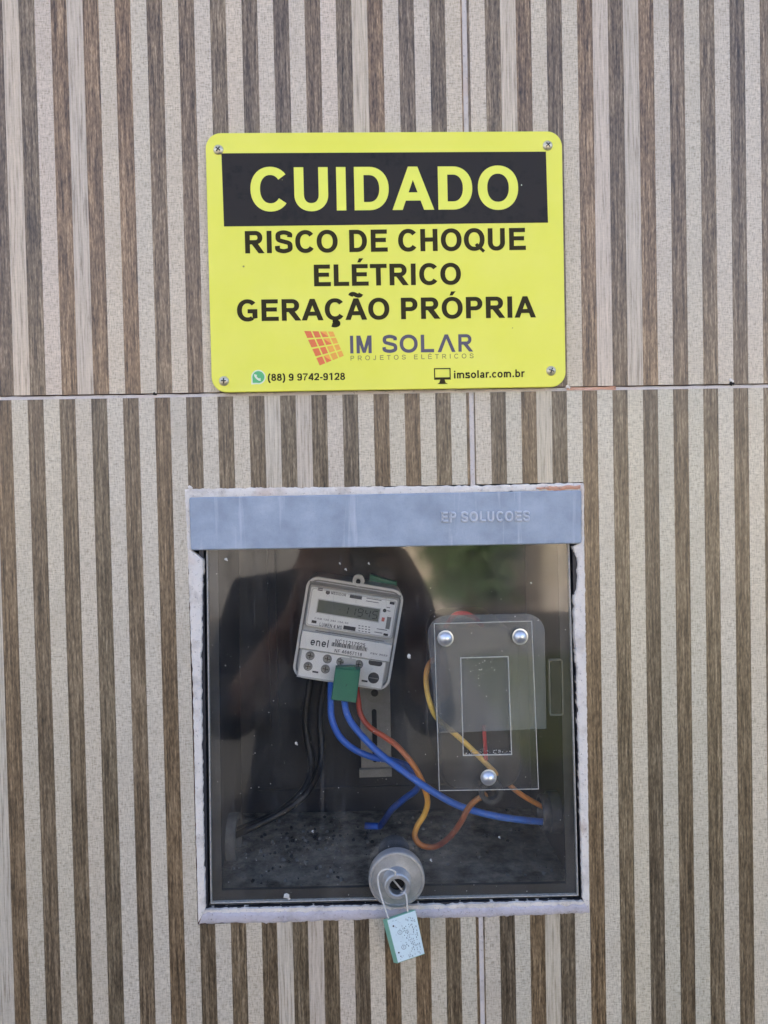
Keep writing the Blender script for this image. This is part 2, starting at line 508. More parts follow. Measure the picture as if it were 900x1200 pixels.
# ------------------------------------------------------------------ lettering: a small stroke alphabet
def arcp(cx, cy, rx, ry, a0, a1, n=None, p=2.15):
    n = n or max(4, int(abs(a1 - a0) / 9))
    out = []
    for k in range(n + 1):
        w = rad(a0 + (a1 - a0) * k / n)
        c, s = math.cos(w), math.sin(w)
        out.append((cx + rx * math.copysign(abs(c) ** (2 / p), c), cy + ry * math.copysign(abs(s) ** (2 / p), s)))
    return out
def spl(P, sub=6):
    P = [Vector(p) for p in P]; P = [P[0] * 2 - P[1]] + P + [P[-1] * 2 - P[-2]]
    out = []
    for i in range(1, len(P) - 2):
        a, b, c, d = P[i - 1:i + 3]
        for k in range(sub):
            t = k / sub
            q = 0.5 * ((2 * b) + (c - a) * t + (2 * a - 5 * b + 4 * c - d) * t * t + (3 * b - a - 3 * c + d) * t ** 3)
            out.append((q.x, q.y))
    out.append((P[-2].x, P[-2].y)); return out
def glyph(ch, wx, wy):
    """Strokes ('s', points) and polygons ('p', points) for a capital height of 1, plus the advance."""
    hx, hy = wx / 2, wy / 2
    l = 0.1 + hx
    st = lambda x, y0=0.0, y1=1.0: ('s', [(x, y0), (x, y1)])
    hb = lambda y, x0, x1: ('s', [(x0, y), (x1, y)])
    L0 = 0.1
    acute = lambda x: ('p', [(x - .09, 1.08), (x + .05, 1.08), (x + .2, 1.27), (x - .01, 1.27)])
    tilde = lambda x: ('s', spl([(x - .25, 1.11), (x - .2, 1.19), (x - .09, 1.2), (x + .07, 1.13), (x + .18, 1.13), (x + .24, 1.22)]))
    if ch in 'ÉÓÃÇ':
        b, adv = glyph({'É': 'E', 'Ó': 'O', 'Ã': 'A', 'Ç': 'C'}[ch], wx, wy)
        b = list(b)
        if ch == 'É': b.append(acute(.46))
        if ch == 'Ó': b.append(acute(.52))
        if ch == 'Ã': b.append(tilde(.505))
        if ch == 'Ç': b.append(('s', spl([(.55, .02), (.53, -.07), (.64, -.1), (.65, -.2), (.53, -.25), (.38, -.22)])))
        return b, adv
    if ch == ' ': return [], .388
    if ch == 'I': return [st(l)], .2 + wx
    if ch == 'E': return [st(l), hb(1 - hy, L0, .86), hb(.53, L0, .81), hb(hy, L0, .89)], .93
    if ch == 'F': return [st(l), hb(1 - hy, L0, .82), hb(.5, L0, .74)], .85
    if ch == 'L': return [st(l), hb(hy, L0, .82)], .85
    if ch == 'T': return [st(.425), hb(1 - hy, .03, .82)], .85
    if ch == 'H': return [st(l), st(.91 - hx), hb(.52, .1, .91)], 1.01
    if ch == 'N': return [st(l), st(.91 - hx), ('p', [(.1, 1), (.1 + wx, 1), (.91, 0), (.91 - wx, 0)])], 1.01
    if ch == 'M': return [st(l), st(1.04 - hx), ('p', [(.1, 1), (.1 + wx * 1.25, 1), (.57 + hx * .9, 0.02), (.57 - hx * .9, 0.02)]), ('p', [(1.04 - wx * 1.25, 1), (1.04, 1), (.57 + hx * .9, 0.02), (.57 - hx * .9, 0.02)])], 1.14
    if ch == 'U': return [('s', [(l, 1)] + arcp(.505, .37, .405 - hx, .385 - hy, 180, 360) + [(.91 - hx, 1)])], 1.01
    if ch == 'J': return [('s', [(.62 - hx, 1)] + arcp(.33, .3, .29 - hx, .315 - hy, 0, -170))], .76
    if ch == 'V': return [('p', [(0, 1), (wx * 1.08, 1), (.47 + hx, 0), (.47 - hx, 0)]), ('p', [(.94 - wx * 1.08, 1), (.94, 1), (.47 + hx, 0), (.47 - hx, 0)])], .94
    if ch == 'D': return [st(l), ('s', [(L0, 1 - hy), (.44, 1 - hy)] + arcp(.46, .5, .47 - hx, .5 - hy, 90, -90) + [(.44, hy), (L0, hy)])], 1.01
    if ch in 'OQ':
        g = [('s', arcp(.545, .5, .49 - hx, .515 - hy, 0, 360, 48))]
        if ch == 'Q': g.append(('p', [(.56, .25), (.68, .34), (1.05, .0), (.95, -.1)]))
        return g, 1.087
    if ch == 'C': return [('s', arcp(.54, .5, .475 - hx, .515 - hy, 40, 322, 34))], 1.01
    if ch == 'G': return [('s', arcp(.55, .5, .485 - hx, .515 - hy, 42, 305, 34)), hb(.46, .55, 1.0), ('p', [(1.0 - wx, .1), (1.0, .14), (1.0, .46), (1.0 - wx, .46)])], 1.087
    if ch == 'S': return [('s', spl([(.85 - hx, .70), (.78 - hx * .4, .87 - hy * .3), (.48, 1.015 - hy), (.20 + hx * .3, .91 - hy * .5), (.08 + hx, .72), (.2 + hx * .3, .585), (.46, .51), (.73 - hx * .2, .43), (.87 - hx, .28), (.75 - hx * .3, .11 + hy * .4), (.46, -.015 + hy), (.16 + hx * .3, .12 + hy * .3), (.05 + hx, .32)]))], .93
    if ch == 'A': return [('p', [(0, 0), (wx * 1.08, 0), (.505 + hx, 1), (.505 - hx, 1)]), ('p', [(1.01 - wx * 1.08, 0), (1.01, 0), (.505 + hx, 1), (.505 - hx, 1)]), hb(.31, .17, .84)], 1.01
    if ch == 'Λ': return glyph('A', wx, wy)[0][:2], 1.01
    if ch == 'R': return [st(l), ('s', [(L0, 1 - hy), (.56, 1 - hy)] + arcp(.58, .7, .33 - hx, .3 - hy, 90, -90) + [(.56, .4 + hy), (L0, .4 + hy)]), ('p', [(.40, .42), (.40 + wx * 1.2, .46), (1.0, 0), (1.0 - wx * 1.22, 0)])], 1.01
    if ch == 'P': return [st(l), ('s', [(L0, 1 - hy), (.52, 1 - hy)] + arcp(.53, .685, .34 - hx, .315 - hy, 90, -90) + [(.52, .37 + hy), (L0, .37 + hy)])], .93
    # digits, height 1, advance .777
    if ch == '0': return [('s', arcp(.39, .5, .34 - hx, .51 - hy, 0, 360, 36))], .777
    if ch == '1': return [st(.43), ('p', [(.12, .70), (.12, .86), (.36, 1.0), (.52, 1.0), (.44, .84)])], .777
    if ch == '2': return [('s', spl([(.05 + hx, .69), (.15 + hx * .5, .89 - hy * .2), (.39, 1.01 - hy), (.64 - hx * .4, .89 - hy * .2), (.71 - hx, .69), (.60, .50), (.36, .30), (.16 + hx * .4, .1)])), hb(hy, .04, .71)], .777
    if ch == '4': return [st(.56), hb(.27, .03, .74), ('p', [(.03, .2), (.03, .36), (.45, 1), (.6, 1), (.25, .2)])], .777
    if ch == '5': return [hb(1 - hy, .15, .68), ('s', [(.13 + hx, 1), (.09 + hx, .45)]), ('s', spl([(.09 + hx, .52), (.24, .63), (.42, .66 - hy * .6), (.64 - hx * .3, .55), (.71 - hx, .34), (.6 - hx * .2, .1 + hy * .4), (.38, -.01 + hy), (.14 + hx * .3, .1 + hy * .3), (.04 + hx, .26)]))], .777
    if ch == '6' or ch == '9':
        g = [('s', arcp(.4, .33, .33 - hx, .335 - hy, 0, 360, 30)), ('s', spl([(.7 - hx * .8, .78), (.58, .95 - hy * .4), (.42, 1.01 - hy), (.2 + hx * .2, .86), (.07 + hx, .5), (.07 + hx, .33)]))]
        if ch == '9': g = [(k, [(.777 - x, 1 - y) for x, y in p]) for k, p in g]
        return g, .777
    if ch == '7': return [hb(1 - hy, .06, .72), ('p', [(.62 - wx * .2, 1 - wy), (.72, 1 - wy), (.42, .45), (.36, 0), (.16, 0), (.26, .5)])], .777
    if ch == '8': return [('s', arcp(.39, .735, .30 - hx, .275 - hy, 0, 360, 28)), ('s', arcp(.39, .285, .34 - hx, .3 - hy, 0, 360, 30))], .777
    if ch == '3': return [('s', spl([(.06 + hx, .72), (.2, .93 - hy * .4), (.38, 1.01 - hy), (.6, .9), (.66 - hx, .74), (.56, .58), (.36, .54)])), ('s', spl([(.36, .54), (.6, .47), (.71 - hx, .29), (.6, .1 + hy * .4), (.38, -.01 + hy), (.16, .1 + hy * .4), (.04 + hx, .27)]))], .777
    if ch == '(': return [('s', spl([(.36, 1.03), (.2, .78), (.15, .38), (.2, .0), (.36, -.27)]))], .46
    if ch == ')': return [('s', spl([(.1, 1.03), (.26, .78), (.31, .38), (.26, .0), (.1, -.27)]))], .46
    if ch == '-': return [hb(.36, .06, .42)], .46
    if ch == '.': return [('s', [(.19, 0), (.19, wy * 1.2)])], .388
    # lower case, x height .725
    if ch == 'i': return [st(l, 0, .725), st(l, .83, 1)], .2 + wx
    if ch == 'l': return [st(l)], .2 + wx
    if ch in 'nmr':
        a = lambda x0, x1: ('s', [(x0 + hx, .3)] + arcp((x0 + x1) / 2, .42, (x1 - x0) / 2 - hx, .32 - hy, 180, 0) + [(x1 - hx, 0)])
        if ch == 'n': return [st(l, 0, .725), a(.1, .75)], .85
        if ch == 'm': return [st(l, 0, .725), a(.1, .1 + .53), a(.63 - wx, 1.14)], 1.24
        return [st(l, 0, .725), ('s', arcp(.44, .4, .34 - hx, .34 - hy, 180, 62))], .54
    if ch == 'o': return [('s', arcp(.42, .36, .37 - hx, .375 - hy, 0, 360, 32))], .85
    if ch == 'c': return [('s', arcp(.41, .36, .36 - hx, .375 - hy, 42, 318, 26))], .776
    if ch == 'e': return [('s', arcp(.4, .36, .36 - hx, .375 - hy, 0, 320, 28)), hb(.35, .1, .74)], .776
    if ch == 'b': return [st(l), ('s', arcp(.44, .36, .36 - hx, .375 - hy, 0, 360, 30))], .85
    if ch == 'a': return [st(.68 - hx, 0, .5), ('s', [(.68 - hx, .45)] + arcp(.4, .47, .28 - hx, .27 - hy, 0, 165)), ('s', arcp(.36, .21, .31 - hx, .225 - hy, 0, 360, 26))], .776
    if ch == 's': return [('s', spl([(.64 - hx, .53), (.54, .68), (.37, .735 - hy), (.17, .66), (.08 + hx, .53), (.2, .42), (.42, .36), (.6, .28), (.69 - hx, .19), (.56, .04 + hy * .3), (.36, -.01 + hy), (.14, .08), (.05 + hx, .2)]))], .776
    raise KeyError(ch)
def text(mb, s, x0, x1, z0, h, y, wx=.2, wy=.17, mi=0, thick=0.0, track=0.0, slant=0.0, ow=1.0):
    """Set a line of lettering between x0 and x1 on the face at depth y (front is smaller y)."""
    lay, cur = [], 0.0
    for ch in s:
        g, adv = glyph(ch, wx, wy)
        lay.append((cur, g)); cur += adv + track
    xs = [p[0] + c for c, g in lay for k, pl in g for p in pl]
    lo, hi = min(xs) - (wx / 2 if s[0] not in 'AVΛ' else 0), max(xs) + (wx / 2 if s[-1] not in 'AVΛR' else 0)
    k = (x1 - x0) / (hi - lo)
    n = 0
    for c, g in lay:
        for i, (kind, pl) in enumerate(g):
            yy = y - 0.012 * (i % 4)
            T = lambda p: (x0 + (p[0] + c - lo + slant * p[1]) * k, yy, z0 + p[1] * h)
            if kind == 'p':
                mb.add([T(p) for p in pl], [tuple(range(len(pl)))], mi)
                continue
            P = [Vector(p) for p in pl]
            closed = (P[0] - P[-1]).length < 1e-6
            if closed: P = P[:-1]
            m = len(P); vv = []
            for j in range(m):
                a = P[j - 1] if (j > 0 or closed) else P[j]
                b = P[(j + 1) % m] if (j < m - 1 or closed) else P[j]
                d1 = (P[j] - a).normalized() if (P[j] - a).length > 1e-9 else (b - P[j]).normalized()
                d2 = (b - P[j]).normalized() if (b - P[j]).length > 1e-9 else d1
                d = (d1 + d2).normalized()
                nn = Vector((-d.y, d.x)) / max(.4, d.dot(d1))
                off = Vector((nn.x * wx / 2 * ow, nn.y * wy / 2 * ow))
                vv += [T(P[j] + off), T(P[j] - off)]
            ff = [(2 * j, 2 * j + 1, 2 * ((j + 1) % m) + 1, 2 * ((j + 1) % m)) for j in range(m if closed else m - 1)]
            mb.add(vv, ff, mi)

# ================================================================== LARGE STRUCTURE
# ---- pavement in front of the wall
def mat_ground():
    t = NT('asphalt')
    p = t.pos()
    n = t.noise(p, 2.2, 5, 0.6); n2 = t.noise(p, 60, 3, 0.6)
    c = t.ramp(n, [(0.35, (0.04, 0.039, 0.037)), (0.65, (0.062, 0.06, 0.054))])
    t.set(t.mix(t.math('MULTIPLY', t.g(0.5, 0.7, n2), 0.5), c, (0.085, 0.08, 0.072, 1)), 0.9, 0, 0.3)
    return t.m
g = bpy.data.meshes.new('ground')
g.from_pydata([(-900, -900, 0), (900, -900, 0), (900, 900, 0), (-900, 900, 0)], [], [(0, 1, 2, 3)])
g.materials.append(mat_ground())
go = link('ground', g); go['kind'] = 'structure'

# ---- the tiled wall: slab > tiles > stripes, grout, mortar
HX0, HX1, HZ0, HZ1 = -138.0, 183.0, -345.0, 7.6            # opening for the meter box
WX0, WX1, WZ0, WZ1 = -2310.0, 2497.0, -1600.0, 1100.0
wall = thing('wall', 'wall of beige and brown vertically striped ceramic tiles around the meter box', 'wall', (0, 0, 0))
mb = MB()
for b in ((WX0, HX0, WZ0, WZ1), (HX1, WX1, WZ0, WZ1), (HX0, HX1, WZ0, HZ0), (HX0, HX1, HZ1, WZ1)):
    mb.box(b[0], b[1], 9.0, 250.0, b[2], b[3])
mb.box(HX0, HX1, 194.0, 250.0, HZ0, HZ1)
mb.build('slab', M['wallpaint'], wall)

SEAM_X, SEAM_Z = 93.0, 83.8
HALF_V, HALF_H = 1.9, 1.75
def clip(x0, x1, z0, z1):
    """Rectangle minus the opening, as rectangles."""
    if x1 <= HX0 or x0 >= HX1 or z1 <= HZ0 or z0 >= HZ1: return [(x0, x1, z0, z1)]
    out = []
    if x0 < HX0: out.append((x0, HX0, z0, z1))
    if x1 > HX1: out.append((HX1, x1, z0, z1))
    a, b = max(x0, HX0), min(x1, HX1)
    if z1 > HZ1: out.append((a, b, HZ1, z1))
    if z0 < HZ0: out.append((a, b, z0, HZ0))
    return out
DARK_T = [(1.02, 1.0, .95), (.98, 1.0, .98), (1.0, .97, .93), (1.16, 1.05, .92), (.86, .87, .88), (1.02, 1.02, .98), (1.12, 1.02, .9), (.78, .78, .8), (.9, .88, .84)]
LIGHT_T = [(1, 1, 1), (1.02, 1.0, .97), (.97, .97, .97), (1.01, .985, .99), (1.0, .99, .95), (.96, .975, .96)]
rs = random.Random(3)
for row, (za, zb, off) in enumerate(((SEAM_Z + HALF_H, SEAM_Z + HALF_H + 598, 0), (SEAM_Z - HALF_H - 598, SEAM_Z - HALF_H, 0), (SEAM_Z - HALF_H - 1200, SEAM_Z - HALF_H - 602, 1), (SEAM_Z - HALF_H - 1680, SEAM_Z - HALF_H - 1204, 1), (SEAM_Z + HALF_H + 602, 1099, 1))):
    for c in range(-4, 4):
        xa, xb = SEAM_X + 601 * c + HALF_V, SEAM_X + 601 * (c + 1) - HALF_V
        # where a dark stripe starts in this tile
        per, d0 = 25.0, 0.0
        if c >= 0: d0 = 108.5 if row != 0 else 109.4
        else: d0 = -261.3 if row != 0 else -259.0
        if row == 0: per = 24.92
        if c not in (-1, 0): d0 = xa + 12.5
        seen = row < 2 and c in (-1, 0)
        mb = MB()
        for r in clip(xa, xb, za, zb): mb.box(r[0], r[1], 0.6, 9.0, r[2], r[3])
        tile = mb.build('tile', [M['tile_body']], wall)
        k = math.floor((xa - d0) / per) - 1
        joined = MB()
        while True:
            for dark in (1, 0):
                s0 = d0 + k * per + (0 if dark else per / 2)
                s1 = s0 + per / 2
                s0c, s1c = max(s0, xa), min(s1, xb)
                if s1c - s0c < 0.4: continue
                m2 = MB() if seen else joined
                yf = 0.12 if dark else 0.0
                for r in clip(s0c, s1c, za, zb): m2.box(r[0], r[1], yf, 0.6, r[2], r[3], 0 if seen else dark)
                if seen and m2.v:
                    o = m2.build('dark_stripe' if dark else 'light_stripe', M['dark'] if dark else M['light'], tile)
                    tn = rs.choice(DARK_T if dark else LIGHT_T); v = rs.uniform(.93, 1.06) if dark else rs.uniform(.97, 1.02)
                    tt = ((1.05, 1.0, .955), (1.0, 1.0, .985))[row] if c < 0 else ((1.035, 1.0, .96), (.985, 1.0, .975))[row]
                    if dark and row == 0: v *= 1.22  # upper dark stripes lightened: sky sheen put into their colour
                    o.color = (tn[0] * v * tt[0], tn[1] * v * tt[1], tn[2] * v * tt[2], 1)
            k += 1
            if d0 + k * per > xb: break
        if not seen: joined.build('striped_glaze', [M['light'], M['dark']], tile)

# grout: runs between tiles, slightly hollow
def strip(mb, x0, x1, z0, z1, y, amp, step=2.0, seed=0.0, mi=0):
    """Narrow bed of grout with an uneven face, running along its longer side."""
    horiz = (x1 - x0) > (z1 - z0)
    L = (x1 - x0) if horiz else (z1 - z0)
    n = max(2, int(L / step)); vv = []
    for i in range(n + 1):
        s = i / n * L
        nz = lambda q: mnoise.noise(Vector((s * .12 + seed, q * 3.7, seed)))
        for j, w in enumerate((0.0, .3, .7, 1.0)):
            y_ = y + (nz(j) * amp) + (0.25 if j in (1, 2) else -.1)
            e = nz(j + 11) * amp * .9 if j in (0, 3) else 0
            if horiz: vv.append((x0 + s, y_, z0 + (z1 - z0) * w + e))
            else: vv.append((x0 + (x1 - x0) * w + e, y_, z0 + s))
    ff = []
    for i in range(n):
        for j in range(3):
            a = i * 4 + j
            ff.append((a, a + 1, a + 5, a + 4))
    mb.add(vv, ff, mi)
mb = MB()
strip(mb, -510, 698, SEAM_Z - HALF_H - .3, SEAM_Z + HALF_H - .9, 0.75, .5, seed=1)
strip(mb, SEAM_X - HALF_V, SEAM_X + HALF_V, SEAM_Z + HALF_H, 683, 0.7, .4, seed=2)
strip(mb, SEAM_X - HALF_V, SEAM_X + HALF_V, HZ1 - 2, SEAM_Z - HALF_H, 0.45, .5, seed=3)
strip(mb, SEAM_X - HALF_V, SEAM_X + HALF_V, -515, HZ0, 0.6, .4, seed=5)
for zz in (SEAM_Z + 601.75, SEAM_Z - 601.75, SEAM_Z - 1203.75):
    strip(mb, -2300, 2480, zz - 1.6, zz + 1.6, .8, .3, 8, seed=zz)
for c in (-3, -2, -1, 1, 2, 3):
    strip(mb, SEAM_X + 601 * c - 1.5, SEAM_X + 601 * c + 1.5, -1597, 1099, .8, .3, 8, seed=c)
mb.build('grout', M['grout'], wall, 60)
def ragged(mb, outer, inner, yo=-0.3, yc=-.8, yi=5.0, jit=0.8, step=1.6, seed=0.0, bump=.5):
    """Hand-smeared mortar between two polylines (photo-fitted millimetre points), with torn edges."""
    def samp(P, n):
        L = [0.0]
        for a, b in zip(P, P[1:]): L.append(L[-1] + (b - a).length)
        out = []
        for i in range(n + 1):
            s = L[-1] * i / n
            k = max(j for j in range(len(P) - 1) if L[j] <= s + 1e-9)
            f = (s - L[k]) / max(1e-9, L[k + 1] - L[k])
            out.append(P[k].lerp(P[k + 1], min(1, f)))
        return out, L[-1]
    n = int(max(samp(outer, 4)[1], samp(inner, 4)[1]) / step)
    O, I = samp(outer, n)[0], samp(inner, n)[0]
    vv = []
    for i in range(n + 1):
        d = I[i] - O[i]; d.y = 0
        du = d.normalized() if d.length > 1e-6 else Vector((1, 0, 0))
        s = i * step
        nz = lambda f, q: mnoise.noise(Vector((s * f + seed * 7.1, q * 5.3 + seed, seed)))
        jo = nz(.22, 1) * jit * 1.3 + nz(.9, 2) * jit * .7
        ji = nz(.18, 3) * jit * 1.9 + nz(.8, 4) * jit * 1.1 + max(0, nz(.09, 6) - .25) * -jit * 6
        a = O[i] + du * jo; b = I[i] + du * ji
        for w, y in ((0, yo + .5), (.08, yo), (.3, yc), (.65, yc * .9), (.93, yc * .5), (1.0, yi)):
            p = a.lerp(b, w)
            vv.append((p.x, y + (nz(.5, w * 9) * bump if w < 1 else 0), p.z))
    ff = [(i * 6 + j, i * 6 + j + 1, i * 6 + j + 7, i * 6 + j + 6) for i in range(n) for j in range(5)]
    mb.add(vv, ff)
px = lambda *pts: [at(a, b, -1.0) for a, b in pts]
mb = MB(); ragged(mb, px((216, 573), (330, 571), (460, 570), (560, 569), (684, 566)), px((219, 585), (330, 583), (460, 581), (560, 578), (684, 575)), yi=0.5, seed=1, jit=.7)
mb.build('mortar_rim', M['plaster'], wall, 60)
mb = MB(); ragged(mb, px((216, 574), (219, 640), (225.5, 800), (228.5, 950), (232, 1082)), px((222, 580), (225, 646), (238, 655), (236, 800), (238, 950), (241, 1064)), seed=2, jit=.6)
mb.build('mortar_rim', M['plaster'], wall, 60)
mb = MB(); ragged(mb, px((685, 567), (685, 640), (688, 800), (690, 950), (691, 1070)), px((681, 575), (681, 636), (671, 641), (677, 655), (677, 688), (672, 700), (674, 760), (676, 800), (680, 950), (683, 1054)), seed=3, jit=.55)
mb.build('mortar_rim', M['plaster'], wall, 60)
mb = MB(); ragged(mb, px((234, 1075), (460, 1070), (690, 1063)), px((240, 1066.5), (460, 1062), (684, 1056.5)), yo=0.8, yc=.2, seed=4, jit=.7)
mb.build('mortar_rim', M['plaster'], wall, 60)
mb = MB(); ragged(mb, px((233, 1083), (330, 1082), (460, 1077), (560, 1076), (691, 1071)), px((238, 1070), (330, 1069.5), (460, 1066), (560, 1064.5), (690, 1060)), yo=-.3, yc=-.9, yi=.8, seed=5, jit=.8, bump=.3)
mb.build('mortar_sill', M['mortar_grey'], wall, 60)
# terracotta showing through beside the sign and over the header; crumbs at the joint
mb = MB(); strip(mb, at(664, 456).x, at(722, 455).x, SEAM_Z - 1.4, SEAM_Z + 1.1, .15, .5, 1.2, seed=8)
mb.build('terracotta_smear', M['rust_grout'], wall, 60)
mb = MB(); ragged(mb, px((628, 571.5), (650, 570), (680, 569)), px((628, 572.5), (650, 575), (680, 573)), yo=-1.6, yc=-1.9, yi=-1.3, seed=9, jit=.8)
mb.build('terracotta_smear', M['rust_grout'], wall, 60)
for (a, b, r, m, sd) in ((181, 461.5, 1.3, 'dirt', 1), (857, 449, 1.7, 'dirt', 2), (856, 446, 1.6, 'plaster', 3), (665, 453.5, 1.5, 'plaster', 4), (222, 571, 1.6, 'plaster', 5)):
    mb = MB(); p = at(a, b, 0)
    mb.blob((p.x, -.2, p.z), r, sd, .5); mb.blob((p.x + r, -.1, p.z - .5), r * .7, sd + 20, .5)
    mb.build('mortar_crumb', M[m], wall, 30)

# ================================================================== METER BOX
box = thing('meter_box', 'recessed charcoal electricity meter box with grey blue header and clear cover', 'meter box', (0, 60, -170))
BO = Vector((0, 60, -170))
class LB(MB):
    """Mesh builder for a thing with its origin at BO: takes wall millimetres."""
    org = BO
    def build(self, *a, **k):
        self.v = [p - self.org for p in self.v]
        return MB.build(self, *a, **k)
IQ = [(-125.5, 1), (-130, -332.5), (177, -337.5), (174, 1)]                # tray mouth, counter-clockwise
OQ = [(-129, 4), (-133.5, -336), (180.5, -341), (177.5, 4)]
BK = 188.0
mb = LB()
mb.frame(OQ, IQ, 2.5, BK)
n0 = [(p[0], BK - 3, p[1]) for p in IQ]
mb.add(n0, [(0, 1, 2, 3)])
body = mb.build('tray', M['tray'], box)
mb = LB()                                                    # dusty floor sheet, a little proud of the tray
zl, zr = -331.6, -336.4
mb.add([(-129.5, 4, zl), (176.5, 4, zr), (175.5, BK - 4, zr + 1), (-128.5, BK - 4, zl + 1)], [(0, 1, 2, 3)])
mb.build('floor', M['floor_dust'], box)
mb = LB()                                                    # rebate the cover sits on
ins = lambda q, d: [(q[0][0] + d, q[0][1] - d), (q[1][0] + d, q[1][1] + d), (q[2][0] - d, q[2][1] + d), (q[3][0] - d, q[3][1] - d)]
i0 = ins(IQ, .3)
mb.frame(i0, ins(IQ, 10.5), 8.5, 12.5)
mb.build('rebate', simple('dusty_rebate', lin(52, 52, 51), .75, 0, .35, 90), box)
for x, w in ((-92, 3.5), (-99, 2.5)):
    mb = LB(); mb.box(x, x + w, BK - 7, BK - 3.1, -240, -30); mb.build('rib', M['tray'], box)
mb = LB(); mb.box(-112, 158, BK - 5, BK - 3.1, -309, -306.5); mb.build('rib', M['tray'], box)
# header band with its embossed lettering
mb = LB()
hq = [at(221.5, 583, -3), at(223.5, 645, -3), at(681.5, 637, -3), at(681.5, 574.5, -3)]
hp = []
for i, c in enumerate(hq):
    a, b = hq[i - 1], hq[(i + 1) % 4]
    c2, a2, b2 = Vector((c.x, c.z)), Vector((a.x, a.z)), Vector((b.x, b.z))
    u, v = (a2 - c2).normalized() * 1.6, (b2 - c2).normalized() * 1.6
    hp += [tuple(c2 + u), tuple(c2 + (u + v) * .29), tuple(c2 + v)]
mb.prism(hp, -3.2, 10, bev=.9)
header = mb.build('header', M['header'], box, 30)
def etext(mb, s, a, b, h, y, wx, wy, thick):
    """Raised lettering: strokes with sloping sides."""
    sub = MB(); text(sub, s, a[0], b[0], a[2], h, 0, wx, wy)
    text_o = MB(); text(text_o, s, a[0], b[0], a[2], h, 0, wx, wy, ow=.5)
    sl = (b[2] - a[2]) / (b[0] - a[0])
    n = len(sub.v)
    if len(text_o.v) != n: return
    vv = [(p.x, y, p.z + (p.x - a[0]) * sl) for p in sub.v] + [(p.x, y - thick, p.z + (p.x - a[0]) * sl) for p in text_o.v]
    ff = []
    for f in sub.f:
        ff.append(tuple(i + n for i in f))
        m = len(f)
        for k in range(m):
            if m > 4 or True: ff.append((f[k], f[(k + 1) % m], f[(k + 1) % m] + n, f[k] + n))
    mb.add(vv, ff)
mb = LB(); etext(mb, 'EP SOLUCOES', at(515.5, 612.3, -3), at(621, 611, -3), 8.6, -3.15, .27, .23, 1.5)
mb.build('lettering', M['lit_letter'], header)
# cover: clear slab, trapezoid as fitted, scratched rim line, specks
CQ = [(-123.6, -36), (-127.6, -329.6), (174.9, -334.6), (171.8, -36)]
mb = LB(); mb.prism(CQ, 3.0, 6.0)
cover = mb.build('cover', M['cover'], box)
mb = LB(); mb.frame(CQ, ins(CQ, .75), 2.7, 6.2); mb.build('cover_edge', M['edge'], cover)
mb = LB(); rr = random.Random(12)
for i in range(190):
    a, b = rr.uniform(246, 672), rr.uniform(648, 1050)
    if rr.random() < .4: a, b = rr.gauss(400, 90), rr.gauss(900, 90)
    if not (248 < a < 670 and 648 < b < 1050): continue
    p = at(a, b, 3); r = rr.choice((.12, .16, .2, .25, .3, .42))
    mb.blob((p.x, 2.95, p.z), r, i, .35)
for a, b, r in ((300, 646, 0), (405, 667, 1.0), (432, 660, .9), (265, 655, 1.2), (336, 1050, 2.4), (479, 769, 1.5), (530, 763, 0), (347, 871, 1.2), (366, 974, 1.0), (622, 683, .8), (585, 981, .9), (505, 1008, 1.0), (552, 1078, 0), (398, 660, .8)):  # larger pale specks at set places, one white spot beside the meter
    if r:
        p = at(a, b, 3); mb.blob((p.x, 2.9, p.z), r, a, .3); mb.blob((p.x + r * .7, 2.9, p.z - r), r * .5, b, .3)
sp = mb.build('cover_speck', M['speck'], cover, 60); sp['kind'] = 'stuff'
mb = LB(); rr = random.Random(5)
for i in range(420):
    x = rr.uniform(-120, 165); y = rr.uniform(16, 180)
    if rr.random() < .5: x, y = rr.gauss(-62, 30), rr.gauss(112, 30)
    if not (-122 < x < 170 and 14 < y < 180): continue
    mb.blob((x, y, -331.3 - (x + 129) * .0157 + .8), rr.choice((.4, .5, .6, .8, 1.2, 2.0)), i, 1, 0 if rr.random() < .55 else 1)
dr = mb.build('floor_dirt', [M['dirt'], M['dirt_pale']], box, 60); dr['kind'] = 'stuff'
# side outlets
def ring_x(x0, x1, cy, cz, ro, ri): # lathe about a sideways axis
    m = LB()
    m.lathe([(ri, x0), (ro, x0), (ro + .6, (x0 + x1) / 2), (ro, x1), (ri, x1), (ri, x0)], 0, cz, 32, axis='x', cy=cy)
    return m
c = at(650, 951, 62)
m = LB(); m.lathe([(11.5, 174), (11.5, 160), (13, 157.5), (15, 157.5), (16, 159.5), (15.8, 164), (18, 165), (18.3, 174)], 0, c.z, 32, axis='x', cy=62)
m.build('conduit_nut', M['conduit'], box, 35)
RN = c
c = at(266, 982, 96); LN = c
m = ring_x(-128, -119, 96, c.z, 22, 17); m.build('conduit_nut', M['conduit_pale'], box, 35)
m = LB(); m.lathe([(0.1, -126), (16.9, -126)], 0, c.z, 24, axis='x', cy=96); m.build('conduit_mouth', M['hole'], box)
